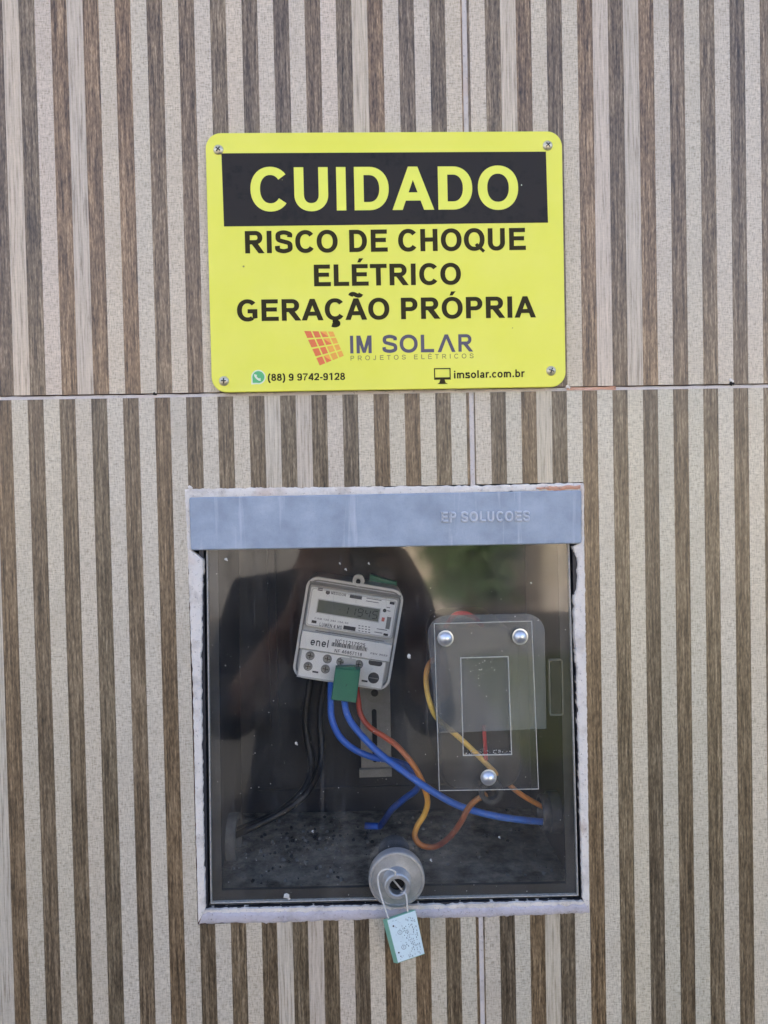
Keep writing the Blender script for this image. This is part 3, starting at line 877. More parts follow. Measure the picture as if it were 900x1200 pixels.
# slotted bracket behind the meter
mb = LB()
a, b = at(421, 790, 172), at(459, 906, 172)
mb.prism(rrect(a.x, b.x, b.z, a.z + 40, 1.5, 3), 170, 174, bev=.5)
br = mb.build('bracket', M['bracket'], box, 30)
mb = LB(); a, b = at(435.5, 831, 170), at(442.5, 893, 170)
mb.prism(rrect(a.x, b.x, b.z, a.z, (b.x - a.x) / 2 - .01, 6), 169.4, 170.5)
c = at(439, 812, 170); mb.lathe([(.1, 169.4), (3.8, 169.4), (3.8, 170.5)], c.x, c.z, 20)
mb.build('slot', M['hole'], br)
mb = LB(); mb.lathe([(3.9, 169.7), (10, 169.7), (10, 170.3), (3.9, 170.3)], c.x, c.z, 28); mb.build('washer', M['term'], br, 30)
mb = LB(); a, b = at(421, 900, 170), at(459, 908, 170); mb.box(a.x, b.x, 165, 170, b.z, a.z); mb.build('foot', M['bracket'], br)
# breaker window: smoky inner plate, clear outer plate with its cut-out and three acorn nuts
mb = LB(); a, b = at(501, 722, 10), at(640, 855, 10)
pl = rrect(a.x, b.x, b.z, a.z, 16, 8)
pl = [(x, (z if z > b.z + 17 else (b.z if z < b.z + 15.9 else z))) for x, z in pl]
pl = rrect(a.x, b.x, b.z, a.z, 16, 8)[:18] + [(a.x + 6, b.z), (b.x, b.z + 1)]
mb.prism(pl, 9, 12)
mb.build('inner_plate', M['frosted'], box)
mb = LB(); mb.box(at(520, 0, 40).x, at(606, 0, 40).x, 40, 120, at(0, 950, 40).z, at(0, 730, 40).z)
a, b = at(512, 735, 22), at(612, 925, 22)
mbk = LB(); mbk.prism(rrect(a.x, b.x, b.z, a.z, 20, 8), 22, 130, bev=2); mbk.build('breaker_housing', M['gasket'], box, 30)
mb = LB(); PQ = [at(p, q, 0) for p, q in ((508.5, 730.5), (514.5, 927), (631.5, 925), (623.5, 727.5))]
PQ = [(p.x, p.z) for p in PQ]
WQ = [at(p, q, 0) for p, q in ((540.5, 771.5), (543.5, 884.5), (599, 883.5), (595, 770))]
WQ = [(p.x, p.z) for p in WQ]
mb.frame(PQ, WQ, .2, 2.7)
plate = mb.build('breaker_plate', M['clear'], cover)
mb = LB()
mb.frame(PQ, ins(PQ, .55), 0.0, .3)
mb.frame([(p[0] - (.75 if i < 2 else -.75), p[1] + (.75 if i in (0, 3) else -.9)) for i, p in enumerate(WQ)], WQ, -.1, .3)
mb.build('plate_edge', M['edge'], plate)
rr = random.Random(44); mb = LB()
for i in range(60):
    p = at(rr.uniform(546, 598), rr.gauss(881, 1.8), 0); mb.blob((p.x, .0, p.z), rr.choice((.2, .3, .45)), i, .5)
for i in range(30):
    p = at(rr.gauss(566, 8), rr.gauss(785, 9), 0); mb.blob((p.x, 2.6, p.z), rr.choice((.15, .25, .3)), i, .4)
o = mb.build('edge_crumbs', M['speck'], plate, 60); o['kind'] = 'stuff'
nut = None
for a, b in ((522, 748), (609.5, 746), (572.5, 911)):
    if nut is None:
        mb = MB(); mb.lathe([(.05, -5.2), (1.8, -5.0), (3.6, -4.2), (4.9, -2.8), (5.4, -1.3), (5.4, -.2)], 0, 0, 24)
        mb.lathe([(5.5, -.5), (6.6, -.4), (6.6, .25), (5.5, .25)], 0, 0, 24)
        nme = mb.mesh('acorn_nut', M['nut_white'], 50)
    p = at(a, b, 0) - BO
    nut = link('acorn_nut', nme, cover, loc=p / 1000)
# latch slot at the right of the breaker plate
mb = LB(); a, b = at(643, 773, 8), at(660, 838, 8)
mb.frame(rrect(a.x, b.x, b.z, a.z, 1.5, 3), rrect(a.x + .8, b.x - .8, b.z + .8, a.z - .8, .8, 3), 7, 12)
lt = mb.build('latch_frame', M['conduit_pale'], cover)
mb = LB(); mb.prism(rrect(a.x + 1.5, b.x - 1.5, b.z + 1.5, a.z - 1.5, .8, 3), 8, 13); mb.build('latch_slot', M['gasket'], lt)
# grommet under the breaker
mb = LB(); c = at(575, 927, 18); mb.lathe([(6, 14), (10, 14), (10.5, 18), (10, 22), (6, 22), (6, 14)], c.x, c.z, 24); mb.build('grommet', M['conduit'], box, 40)
# lock: flange, hub, bar across the hole, tube running back through the cover
c = at(465, 1031, -8); LK = c
mb = LB(); mb.lathe([(10, -9.2), (13, -8.6), (20, -8.2), (20.6, -8.9), (22.2, -8.7), (22.8, -7.6), (22.8, -5), (22.4, 1.0), (16, 2.0)], c.x, c.z, 48)
lock = mb.build('lock_flange', M['zamak'], box, 35)
mb = LB(); mb.lathe([(6.4, -8), (6.4, -18.6), (7.2, -19.6), (9.6, -19.6), (10.6, -18.6), (11.2, -14), (11.8, -9.5)], c.x, c.z - .3, 40)
hub = mb.build('lock_hub', M['zamak'], lock, 35)
mb = LB(); mb.lathe([(.05, -11), (6.3, -11)], c.x, c.z - .3, 24)
mb.build('keyhole', M['hole'], lock)
mb = LB(); mb.tube([(c.x - 3.8, -15.5, c.z + 4.6), (c.x + 3.9, -15.5, c.z - 4.9)], .75, 8, sub=1); mb.build('crossbar', M['zamak'], lock, 60)
mb = LB(); mb.lathe([(15, 6.5), (15, 22), (13.5, 24), (13.5, 42), (8, 44), (.1, 44)], c.x, c.z + 1, 36); mb.build('lock_tube', M['tube'], lock, 35)

# ================================================================== SIGN
SG = Vector((27, -3, 186))
class SB(LB): org = SG
sign = thing('warning_sign', 'yellow and black plastic warning sign screwed to the tiles above the meter box', 'sign', SG)
sign.location.y -= .002
mb = SB(); mb.prism(rrect(-114.6, 168.9, 84.6, 288.6, 12, 8), -3.4, -.3, bev=.45)
panel = mb.build('panel', M['yellow'], sign, 30)
YF = -3.4
def pxrect(q): return [(p.x, p.z) for p in (at(a, b, -3.4) for a, b in q)]
mb = SB(); q = pxrect(((260, 181), (263, 266.5), (641.5, 262), (639, 179)))
mb.add([(x, YF - .05, z) for x, z in q], [(0, 1, 2, 3)])
mb.build('black_band', M['black_panel'], sign)
def line(s, xa, ya, xb, yb, hpx, mat, wx, wy, name='lettering', par=sign, y=YF - .1, track=0.0, cls=SB, depth=-3.4):
    a, b = at(xa, ya, depth), at(xb, yb, depth)
    mb = cls()
    h = hpx * (DIST * 1000 + depth) / F
    text(mb, s, a.x, b.x, 0, h, y, wx, wy, track=track)
    sl = (b.z - a.z) / (b.x - a.x)
    for p in mb.v: p.z += a.z + (p.x - a.x) * sl
    return mb.build(name, M[mat], par)
line('CUIDADO', 294.5, 248.5, 607, 246.2, 49.8, 'yellow_print', .228, .19)
line('RISCO DE CHOQUE', 285, 298, 618.5, 293.8, 25.6, 'ink', .228, .19)
line('ELÉTRICO', 365.5, 336.4, 540, 334.2, 24.9, 'ink', .228, .19)
line('GERAÇÃO PRÓPRIA', 278.5, 377.3, 627.5, 372.7, 24.8, 'ink', .228, .19)
line('IM', 410.5, 414.8, 437.5, 414.4, 20.5, 'purple_ink', .2, .17)
line('SOL', 448, 414.0, 510.5, 413.4, 20.5, 'purple_ink', .19, .19, track=.02)
line('Λ', 512.5, 413.3, 533.5, 413, 20.5, 'purple_ink', .19, .16)
line('R', 535, 412.8, 554, 412.5, 20.3, 'purple_ink', .2, .18)
line('PROJETOS ELÉTRICOS', 410.5, 423, 554.5, 420.2, 5.4, 'olive_ink', .15, .14, track=.62)
line('(88) 9 9742-9128', 314.3, 446.9, 404.5, 445.6, 8.2, 'ink', .215, .18)
line('imsolar.com.br', 531.7, 444, 615, 442.2, 9.0, 'ink', .215, .18)
for a, b, r_, m_ in ((286, 313, 1.0, 'olive_ink'), (610.5, 218, .55, 'white_print'), (331, 212, .35, 'olive_ink'), (600, 385, .4, 'olive_ink')):
    p = at(a, b, -3.4); mb = SB(); mb.blob((p.x, YF - .05, p.z), r_, int(a), .12); mb.build('blemish', M[m_], sign, 60)
# solar panel emblem
mb = SB(); q = [Vector((p.x, p.z)) for p in (at(a, b, -3.4) for a, b in ((355.3, 387.6), (374.5, 430), (404, 417.8), (391, 388.6)))]
U = [0, .27, .52, .78, 1.0]; V = [0, .24, .5, .75, 1.0]
for i in range(4):
    for j in range(4):
        u0, u1, v0, v1 = U[i] + .025, U[i + 1] - .025, V[j] + .022, V[j + 1] - .022
        P = lambda u, v: (q[0].lerp(q[3], u)).lerp(q[1].lerp(q[2], u), v + .05 * math.sin(math.pi * u) * (1 - v) * 0)
        c = [P(u0, v0), P(u0, v1), P(u1, v1), P(u1, v0)]
        if i == 2 or (i == 1 and j == 3):      # split where the print turns paler
            mb.add([(p.x, YF - .06, p.y) for p in c[:3]], [(0, 1, 2)], 1 if (i == 2 and j > 1) else 0)
            mb.add([(p.x, YF - .06, p.y) for p in (c[0], c[2], c[3])], [(0, 1, 2)], 1)
        else:
            mb.add([(p.x, YF - .06, p.y) for p in c], [(0, 1, 2, 3)], 0 if i < 2 else 1)
mb.build('solar_emblem', [M['orange'], M['amber']], sign)
# handset speech bubble
c = at(303.2, 442.3, -3.4); k = .69
mb = SB()
circ = lambda r, n=28: [(c.x + r * math.cos(2 * math.pi * i / n), c.z + r * math.sin(2 * math.pi * i / n)) for i in range(n)]
def disc(r, y, mi, tail):
    p = circ(r); mb.add([(x, y, z) for x, z in p], [tuple(range(len(p)))], mi)
    mb.add([(c.x - r * .98, y - .004, c.z - r * .1), (c.x - tail, y - .004, c.z - tail), (c.x - r * .05, y - .004, c.z - r * .96)], [(0, 1, 2)], mi)
disc(5.7, YF - .05, 0, 5.8); disc(4.75, YF - .09, 1, 4.6)
text_p = spl([(-2.0, 2.0), (-2.3, .9), (-1.2, -.9), (.5, -2.0), (1.7, -2.0)])
vv = []
for i, p in enumerate(text_p):
    w = .75 + .55 * abs(2 * i / (len(text_p) - 1) - 1) ** 2
    d = Vector(text_p[min(i + 1, len(text_p) - 1)]) - Vector(text_p[max(0, i - 1)]); d.normalize(); n_ = Vector((-d.y, d.x)) * w
    vv += [(c.x + p[0] + n_.x, YF - .13, c.z + p[1] + n_.y), (c.x + p[0] - n_.x, YF - .13, c.z + p[1] - n_.y)]
mb.add(vv, [(2 * i, 2 * i + 1, 2 * i + 3, 2 * i + 2) for i in range(len(text_p) - 1)], 0)
mb.build('phone_icon', [M['white_print'], M['green_icon']], sign)
mb = SB(); a, b = at(508.2, 432, -3.4), at(528, 450.3, -3.4)
w, h = b.x - a.x, a.z - b.z
fr = lambda x0, x1, z0, z1: [(x0, z1), (x0, z0), (x1, z0), (x1, z1)]
o_, i_ = fr(a.x, b.x, b.z + h * .27, a.z), fr(a.x + .9, b.x - .9, b.z + h * .42, a.z - .9)
mb.add([(x, YF - .08, z) for x, z in o_ + i_], [(0, 1, 5, 4), (1, 2, 6, 5), (2, 3, 7, 6), (3, 0, 4, 7)])
mx = (a.x + b.x) / 2
mb.add([(mx - w * .13, YF - .09, b.z + h * .28), (mx - w * .2, YF - .09, b.z + h * .08), (mx - w * .32, YF - .09, b.z), (mx + w * .32, YF - .09, b.z), (mx + w * .2, YF - .09, b.z + h * .08), (mx + w * .13, YF - .09, b.z + h * .28)], [(0, 1, 2, 3, 4, 5)])
mb.build('monitor_icon', M['ink'], sign)
# the four cross-head screws
mb = MB(); mb.lathe([(.05, -2.2), (1.6, -2.0), (3.0, -1.3), (3.9, -.5), (4.0, 0)], 0, 0, 24)
sme = mb.mesh('screw', M['zinc'], 50)
mb = MB()
for w in (0, 90):
    cc, ss = math.cos(rad(w)), math.sin(rad(w))
    mb.add([(x * cc - z * ss, y, x * ss + z * cc) for x, y, z in ((-2.2, -2.0, -.5), (2.2, -2.0, -.5), (2.2, -2.0, .5), (-2.2, -2.0, .5), (-1.6, -2.3 - w * .0003, -.45), (1.6, -2.3 - w * .0003, -.45), (1.6, -2.3 - w * .0003, .45), (-1.6, -2.3 - w * .0003, .45))], [(4, 5, 6, 7), (0, 1, 5, 4), (1, 2, 6, 5), (2, 3, 7, 6), (3, 0, 4, 7)])
xme = mb.mesh('cross_recess', M['slot'])
for a, b, w in ((256.5, 177, 38), (641, 172, 48), (263, 447, 2), (645, 435, 20)):
    s_ = link('screw', sme, sign, loc=(at(a, b, -3.4) - SG) / 1000); s_.rotation_euler = (0, rad(w), 0)
    link('cross_recess', xme, s_)

# ================================================================== METER inside the box
MC = at(408, 743.5, 90); TH = rad(10.6)
meter = thing('electricity_meter', 'grey electricity meter hanging askew inside the box with a digital display', 'meter', MC, TH)
meter.scale = ((DIST * 1000 + 90) / (DIST * 1000 + 44) * 1.01,) * 3
def ml(a, b, t=44.0):
    p = at(a, b, t) - at(408, 743.5, 44)
    c_, s_ = math.cos(-TH), math.sin(-TH)
    return Vector((p.x * c_ + p.z * s_, p.y, -p.x * s_ + p.z * c_))
mb = MB(); mb.prism(rrect(-42.5, 42.5, -44, 44.5, 10, 8), 4, 44, bev=2.5)
case = mb.build('case', M['case'], meter, 35)
mb = MB(); mb.frame(rrect(-40.2, 40.2, -41.7, 42.2, 8.2, 8), rrect(-39.0, 39.0, -40.5, 41.0, 7.2, 8), 3.7, 4.4); mb.build('groove', M['recess'], meter, 35)
mb = MB(); mb.frame(rrect(-42.3, 42.3, -43.8, 44.3, 10, 8), rrect(-40.3, 40.3, -41.8, 42.3, 8.2, 8), 2.6, 4.5); mb.build('rim', M['rim'], meter, 35)
p = ml(420, 681)
mb = MB(); mb.lathe([(2, 3), (5.2, 3), (5.2, 8), (2, 8), (2, 3)], p.x, p.z - .3, 20); mb.build('seal_lug', M['case'], meter, 35)
mb = MB(); mb.lathe([(.1, 2.9), (2.1, 2.9)], p.x, p.z - 1.2, 14); mb.build('lug_hole', M['hole'], meter)
a, b = ml(364.5, 686.5), ml(456, 749)
x0, x1, z1, z0 = a.x + .6, b.x + 1.8, a.z - .6, b.z + .4
mb = MB(); mb.prism(rrect(x0, x1, z0, z1, 3, 5), -1.0, 6, bev=.6); face = mb.build('display_panel', M['face'], meter, 35)
mb = MB(); mb.frame(rrect(x0 + 1, x1 - 1, z0 + 1, z1 - 1, 2.4, 5), rrect(x0 + 1.7, x1 - 1.7, z0 + 1.7, z1 - 1.7, 2, 5), -1.35, -.9); mb.build('panel_ridge', M['case'], face)
mb = MB(); mb.box(x0 - 1.5, x1 + 1.5, -.9, .1 + 4.5, z1 + 1.6, z1 + 2.6); mb.box(x0 - 2, x1 + 2, 2.2, 5, z1 + 2.2, z1 + 4); mb.build('top_ledge', M['recess'], meter)
a, b = ml(374, 702.8), ml(442.5, 728.5)
lx0, lx1, lz1, lz0 = a.x, b.x, a.z, b.z
mb = MB(); mb.frame([(lx0 - .8, lz1 + .8), (lx0 - .8, lz0 - .8), (lx1 + .8, lz0 - .8), (lx1 + .8, lz1 + .8)], [(lx0, lz1), (lx0, lz0), (lx1, lz0), (lx1, lz1)], -1.5, -.7); mb.build('display_bezel', M['case'], face)
mb = MB(); mb.add([(lx0, -1.1, lz1), (lx0, -1.1, lz0), (lx1, -1.1, lz0), (lx1, -1.1, lz1)], [(0, 1, 2, 3)]); mb.build('display', M['lcd'], face)
def segs(mb, s, x, z, w, h, y):
    on = {'0': 'abcdef', '1': 'bc', '2': 'abged', '4': 'fgbc', '5': 'afgcd', '9': 'abcdfg', '7': 'abc'}
    t = w * .16; sk = .1 * h
    for ch in s:
        if ch != ' ':
            S = {'a': (0, h, w, h), 'g': (0, h / 2, w, h / 2), 'd': (0, 0, w, 0), 'f': (0, h / 2, 0, h), 'b': (w, h / 2, w, h), 'e': (0, 0, 0, h / 2), 'c': (w, 0, w, h / 2)}
            for k in on[ch]:
                u0, v0, u1, v1 = S[k]
                if u0 == u1: r = (u0 - t / 2, v0 + t * .6, u0 + t / 2, v1 - t * .6)
                else: r = (u0 + t * .6, v0 - t / 2, u1 - t * .6, v0 + t / 2)
                mb.add([(x + p + q * .1, y, z + q) for p, q in ((r[0], r[1]), (r[2], r[1]), (r[2], r[3]), (r[0], r[3]))], [(0, 1, 2, 3)])
        x += w * 1.55
lh = lz1 - lz0
mb = MB(); segs(mb, '11945', lx0 + (lx1 - lx0) * .41, lz0 + lh * .2, lh * .38, lh * .6, -1.3); mb.build('digits', M['lcd_digit'], face)
def ink(s, pa, pb, h, mat='meter_ink', wx=.18, wy=.15, y=-1.2, par=None, track=.1):
    a, b = ml(*pa), ml(*pb)
    m = MB(); text(m, s, a.x, b.x, (a.z + b.z) / 2, h, y, wx, wy, track=track)
    return m.build('lettering', M[mat], par or face)
def patch(mb, pc, w, h, y, mi=0):
    p = ml(*pc); mb.add([(p.x - w / 2, y, p.z - h / 2), (p.x + w / 2, y, p.z - h / 2), (p.x + w / 2, y, p.z + h / 2), (p.x - w / 2, y, p.z + h / 2)], [(0, 1, 2, 3)], mi)
for pc, w, h in (((375.8, 691), 4.2, 2.4), ((417, 699.5), 10.5, 3.6), ((459, 707), 4.2, 2.4), ((368.5, 728.5), 4.2, 2.4), ((409.5, 736), 10.5, 3.4), ((451.5, 743.5), 4.0, 2.0)): mb = MB(); patch(mb, pc, w, h, -1.2); mb.build('black_label', M['meter_ink'], face)
mb = MB(); p = ml(384.5, 694.5); mb.lathe([(.1, -1.2), (1.9, -1.2)], p.x, p.z, 16); mb.build('round_mark', M['meter_ink'], face); mb = MB(); p = ml(450.3, 715.5); mb.lathe([(.1, -1.25), (1.6, -1.25)], p.x, p.z, 16); mb.build('round_mark', M['meter_ink'], face)
mb = MB(); patch(mb, (448.5, 725.8), 2.6, 3.4, -1.25); mb.build('red_lamp', M['red_led'], face)
mb = MB(); patch(mb, (454.5, 730), 3.6, 10.5, -1.25); mb.build('grey_window', M['recess'], face)
mb = MB()
for pc, w in (((438, 702.5), 13), ((436, 705.5), 11), ((447, 737.5), 9), ((443, 741), 7), ((454.5, 712), 3), ((455, 716), 3)): patch(mb, pc, w, .7, -1.2)
for i in range(4):
    for j in range(3): patch(mb, (421 + i * 3.8, 733 + j * 3 + i * .6), 1.7, .8, -1.2)
patch(mb, (400, 746), 66, .35, 1.0); patch(mb, (410, 745.4), 60, .8, 1.0)
mb.build('fine_print', M['meter_ink_soft'], face)
ink('COMPACTUR'[:4] and 'MEDIDOR', (388, 696.5), (405.5, 699.3), 2.2, 'meter_ink', .2, .18)
ink('LUMEN 4 MD', (374.5, 732.5), (400.5, 738), 3.0)
ink('CAM 120 240 15A 60H'.replace('H', ''), (369, 724.8), (408, 731.6), 1.5, 'meter_ink_soft')
# middle band with the utility's name and bar code
a, b = ml(353.5, 757), ml(462, 748)
mb = MB(); bz1, bz0 = ml(408, 747.5).z, ml(404, 767.5).z
mb.prism([(-39.5, bz1), (-39.5, bz0), (39.0, bz0), (39.0, bz1)], .2, 6, bev=.5); band = mb.build('name_band', M['face'], meter, 35)
BY = -.05
o = line('enel', 0, 0, 1, 0, 1, 'meter_ink', .2, .2) if False else None
ink('enel', (363.8, 755.2), (384.3, 759.2), 6.6, 'meter_ink', .16, .16, BY, band)
ink('NC11217525', (392.6, 752.5), (427.5, 759), 3.3, 'meter_ink', .16, .14, BY, band)
ink('NF 46867118', (391.8, 763.5), (423.6, 769.4), 2.9, 'meter_ink', .16, .14, BY, band)
ink('FEV 2022', (433.5, 766), (453.5, 769.3), 1.4, 'meter_ink_soft', .2, .18, BY, band)
mb = MB(); rr = random.Random(8); a, b = ml(389, 754.5), ml(430, 761.5); x = a.x; zc = ml(409.5, 757.2).z
while x < b.x:
    w = rr.choice((.25, .4, .6, .8)); mb.add([(x, BY, zc - 2.2), (x + w, BY, zc - 2.2), (x + w, BY, zc + 1.2), (x, BY, zc + 1.2)], [(0, 1, 2, 3)]); x += w + rr.choice((.22, .35, .5))
mb.build('bar_code', M['meter_ink'], band)
# terminal compartment
a, b = ml(354, 759.5), ml(447, 807)
tx0, tx1, tz1, tz0 = a.x + .3, b.x - .2, bz0 - .4, b.z
mb = MB(); mb.prism([(tx0, tz1), (tx0, tz0), (tx1, tz0), (tx1, tz1)], 1.6, 6); termb = mb.build('terminal_block', M['face'], meter)
mb = MB(); mb.frame([(tx0 - .6, tz1), (tx0 - .6, tz0 - .8), (tx1 + .6, tz0 - .8), (tx1 + .6, tz1)], [(tx0 + .4, tz1 - .6), (tx0 + .4, tz0 + .3), (tx1 - .4, tz0 + .3), (tx1 - .4, tz1 - .6)], .4, 3); mb.build('block_ridge', M['case'], termb)
mb = MB(); mb.lathe([(.05, .9), (2.6, .9), (3.0, 1.6)], 0, 0, 20); mb.lathe([(3.1, 1.2), (3.9, 1.2), (3.9, 1.7), (3.1, 1.7), (3.1, 1.2)], 0, 0, 20, 1)
tme = mb.mesh('terminal_screw', [M['term'], M['recess']], 40)
mb = MB(); mb.box(-2.2, 2.2, .75, .95, -.35, .35); mb.box(-.35, .35, .72, .95, -2.2, 2.2); tsl = mb.mesh('screw_slot', M['slot'])
for a, b in ((363.8, 768.5), (361.3, 780.8), (383.8, 772.3), (381.5, 784), (399.5, 775.7), (420.2, 778.6)):
    s_ = link('terminal_screw', tme, termb, loc=Vector((ml(a, b).x, 0, ml(a, b).z)) / 1000); link('screw_slot', tsl, s_)
p = ml(437.5, 794.5); mb = MB(); mb.lathe([(.05, 1.2), (4.6, 1.2), (4.9, 1.7)], p.x, p.z, 24); mb.build('round_opening', M['meter_ink'], termb)
mb = MB(); mb.box(p.x - 4, p.x + 4, .9, 1.3, p.z - .5, p.z + .3); mb.build('slot_bar', M['recess'], termb)
p = ml(439.7, 776.6); mb = MB(); mb.prism(rrect(p.x - 6, p.x + 6, p.z - 2.7, p.z + 2.7, 2.6, 6), 1.2, 2); mb.build('pill_opening', M['meter_ink'], termb)
for pc in ((369.5, 790.5), (427, 800.5)):
    mb = MB(); p = ml(*pc); mb.box(p.x - 2.4, p.x + 2.4, .3, 2, p.z - 1.6, p.z + .6); mb.build('clip_tab', M['face'], termb)
for pc in ((369.8, 787.5), (427, 798)):
    mb = MB(); p = ml(*pc); mb.box(p.x - 2.6, p.x + 2.6, 1.1, 2, p.z - .7, p.z + .7); mb.build('clip_gap', M['meter_ink'], termb)
p = ml(411, 770.5); mb = MB(); mb.box(p.x - 1, p.x + 1, -.2, 2, p.z - 6, p.z + 1.5); mb.box(p.x - 8, p.x + 5, 1.0, 1.5, p.z - 10, p.z - 1); mb.build('clear_tab', M['case'], termb)

# two green seals
def seal(name_lab, quad, t, th, veins):
    q = [at(a, b, t) for a, b in quad]
    ctr = sum(q, Vector()) / 4
    o = thing('seal_block', name_lab, 'seal', ctr, 0, 'green seals on the meter')
    m = MB(); m.prism([((p - ctr).x, (p - ctr).z) for p in q], 0, th, bev=.7); bd = m.build('seal_body', M['seal_green'], o, 30)
    if veins:
        m = MB(); m.add([(-.2, -.05, -1.5), (.6, -.05, -.2), (1.4, -.05, 1.7), (.3, -.05, .2)], [(0, 1, 2, 3)]); m.build('scratch', M['gasket'], o)
        m = MB(); m.box(-9, 9, 1.5, th - 1, 13.5, 16); m.build('seal_hinge', M['seal_green'], o)
    return o
seal('green plastic seal block clipped over the bottom edge of the meter', ((393, 783), (388, 820), (417.5, 824), (422.3, 785)), 74, 12, True)
seal('green plastic seal block peeking out behind the top edge of the meter', ((433.5, 673.5), (431, 700), (464, 706), (465, 682)), 130, 12, False)

# ================================================================== CABLES
def wire(name, label, pts, r, mat, lift=0, cat='wire', group='wires inside the meter box', n=10):
    P = [at(a, b, t + lift * max(0.0, 1 - i / 6.0)) for i, (a, b, t) in enumerate(pts)]
    ctr = P[0].copy()
    m = MB(); m.tube([p - ctr for p in P], r, n)
    o = m.build(name, M[mat], None, 70)
    o.location = (ctr.x / 1000, ctr.y / 1000, Z0 + ctr.z / 1000)
    return tag(o, label, cat, group)
wire('wire', 'long blue wire running from the green seal to the right outlet', [(404, 800, 48), (404, 824, 44), (409, 842, 46), (423, 861, 48), (445, 883, 48), (470, 902, 46), (500, 923, 44), (535, 943, 46), (570, 954, 50), (605, 960, 56), (637, 963, 62), (665, 964, 64)], 3.1, 'blue', 46)
wire('wire', 'short blue wire looping back to a dark blue end on the box floor', [(388, 800, 48), (387.5, 822, 46), (389, 843, 48), (398, 863, 54), (415, 878, 62), (436, 887, 70), (458, 891, 78), (478, 898, 86), (489, 910, 94), (489, 924, 104), (474, 936, 114), (459, 949, 122), (450, 962, 138), (444, 970, 142)], 3.1, 'blue_dark', 46)
w_ = at(444, 972, 143)
mb = MB(); mb.tube([(0, 0, 0), (-9, 0, .5), (-16, 1, .8)], 3.9, 12); lug = mb.build('wire_stub', M['blue_dark'], None, 60)
lug.location = (w_.x / 1000 + .002, w_.y / 1000, Z0 + w_.z / 1000 + .0025); tag(lug, 'dark blue wire stub lying flat on the box floor above the lock', 'wire', 'wires inside the meter box')
wire('wire', 'red wire fading to yellow that hangs in a loop beside the lock', [(418, 806, 56), (420, 822, 56), (423, 838, 58), (433, 852, 60), (450, 863, 60), (464, 873, 60), (478, 888, 58), (489, 904, 56), (497, 922, 56), (501, 940, 58), (497, 955, 60), (489, 968, 60), (486, 980, 58), (493, 990, 56), (508, 992.5, 54), (521, 986, 50), (532, 975, 44), (541, 962, 36), (547, 950, 30), (556, 939, 24), (570, 931, 20)], 2.6, 'fire', 46)
wire('wire', 'yellow wire curving under the breaker plate towards the right outlet', [(512, 770, 40), (503, 778, 30), (499.5, 790, 24), (500, 806, 20), (504, 824, 18), (511, 840, 18), (524, 852, 18), (540, 866, 18), (556, 881, 18), (572, 897, 20), (590, 914, 28), (608, 929, 40), (624, 939, 52), (640, 947, 60), (662, 952, 64)], 2.3, 'sunny')
wire('wire', 'short red wire standing upright behind the breaker plate window', [(567, 850, 16), (568, 866, 16), (569.5, 890, 18)], 1.7, 'red')
wire('wire', 'red wire bend showing over the top edge of the breaker plate', [(522, 735, 26), (532, 721, 20), (545, 719, 18), (556, 724, 20), (566, 735, 26)], 2.0, 'red')
wire('cable', 'black cable nearest the left wall, dropping from the meter to the left outlet', [(366, 780, 90), (362, 810, 92), (358, 840, 98), (360, 865, 104), (365, 890, 108), (364, 908, 108), (354, 928, 104), (334, 947, 98), (308, 961, 92), (282, 972, 86), (263, 980, 92), (254, 983, 96)], 3.7, 'cable', 58, 'cable', 'black cables to the left outlet')
wire('cable', 'black cable right of its twin, dropping from under the green seal', [(384, 780, 96), (378, 812, 98), (375, 845, 100), (377, 870, 104), (376, 892, 106), (370, 912, 102), (356, 933, 96), (333, 951, 90), (308, 964, 84), (284, 975, 80), (265, 984, 92), (254, 988, 96)], 3.4, 'cable', 58, 'cable', 'black cables to the left outlet')

# ================================================================== SEAL TAG on the lock
tq = [at(a, b, -24) for a, b in ((453, 1078), (466, 1129), (498, 1118), (487, 1066))]
TC = sum(tq, Vector()) / 4
tagt = thing('seal_tag', 'small pale tag with green edges hanging by a wire from the lock', 'tag', TC)
mb = MB(); mb.prism([((p - TC).x, (p - TC).z) for p in tq], 0, 7, bev=.4)
for i, p in enumerate(mb.v): mb.v[i] = p + Vector((-.42, 0, -.5)) * p.y
tb = mb.build('tag_body', M['tag_side'], tagt, 30)
# leans a touch so its left flank shows
tl_, bl_, br_, tr_ = [Vector(((p - TC).x, (p - TC).z)) for p in tq]
P = lambda u, v: tl_.lerp(tr_, u).lerp(bl_.lerp(br_, u), v)
mb = MB(); cs = [P(.02, .015), P(.02, .985), P(.985, .985), P(.985, .015)]; mb.add([(p.x, -.06, p.y) for p in cs], [(0, 1, 2, 3)]); tf = mb.build('tag_label', M['tag_face'], tagt)
mb = MB(); rr = random.Random(6)
def dash(u, v, du, dv, y=-.1):
    c4 = [P(u, v), P(u, v + dv), P(u + du, v + dv), P(u + du, v)]; mb.add([(p.x, y, p.y) for p in c4], [(0, 1, 2, 3)])
for row in range(9):
    u = .44 + row * .055; v = rr.uniform(.1, .25)
    while v < .93:
        dv = rr.uniform(.012, .05)
        if rr.random() < .72: dash(u + rr.uniform(-.008, .008), v, rr.uniform(.016, .032), dv)
        v += dv + rr.uniform(.008, .03)
        if rr.random() < .1: v += .12
for i in range(16): dash(.05 + rr.random() * .35, rr.uniform(.05, .95), rr.uniform(.01, .05), .01)
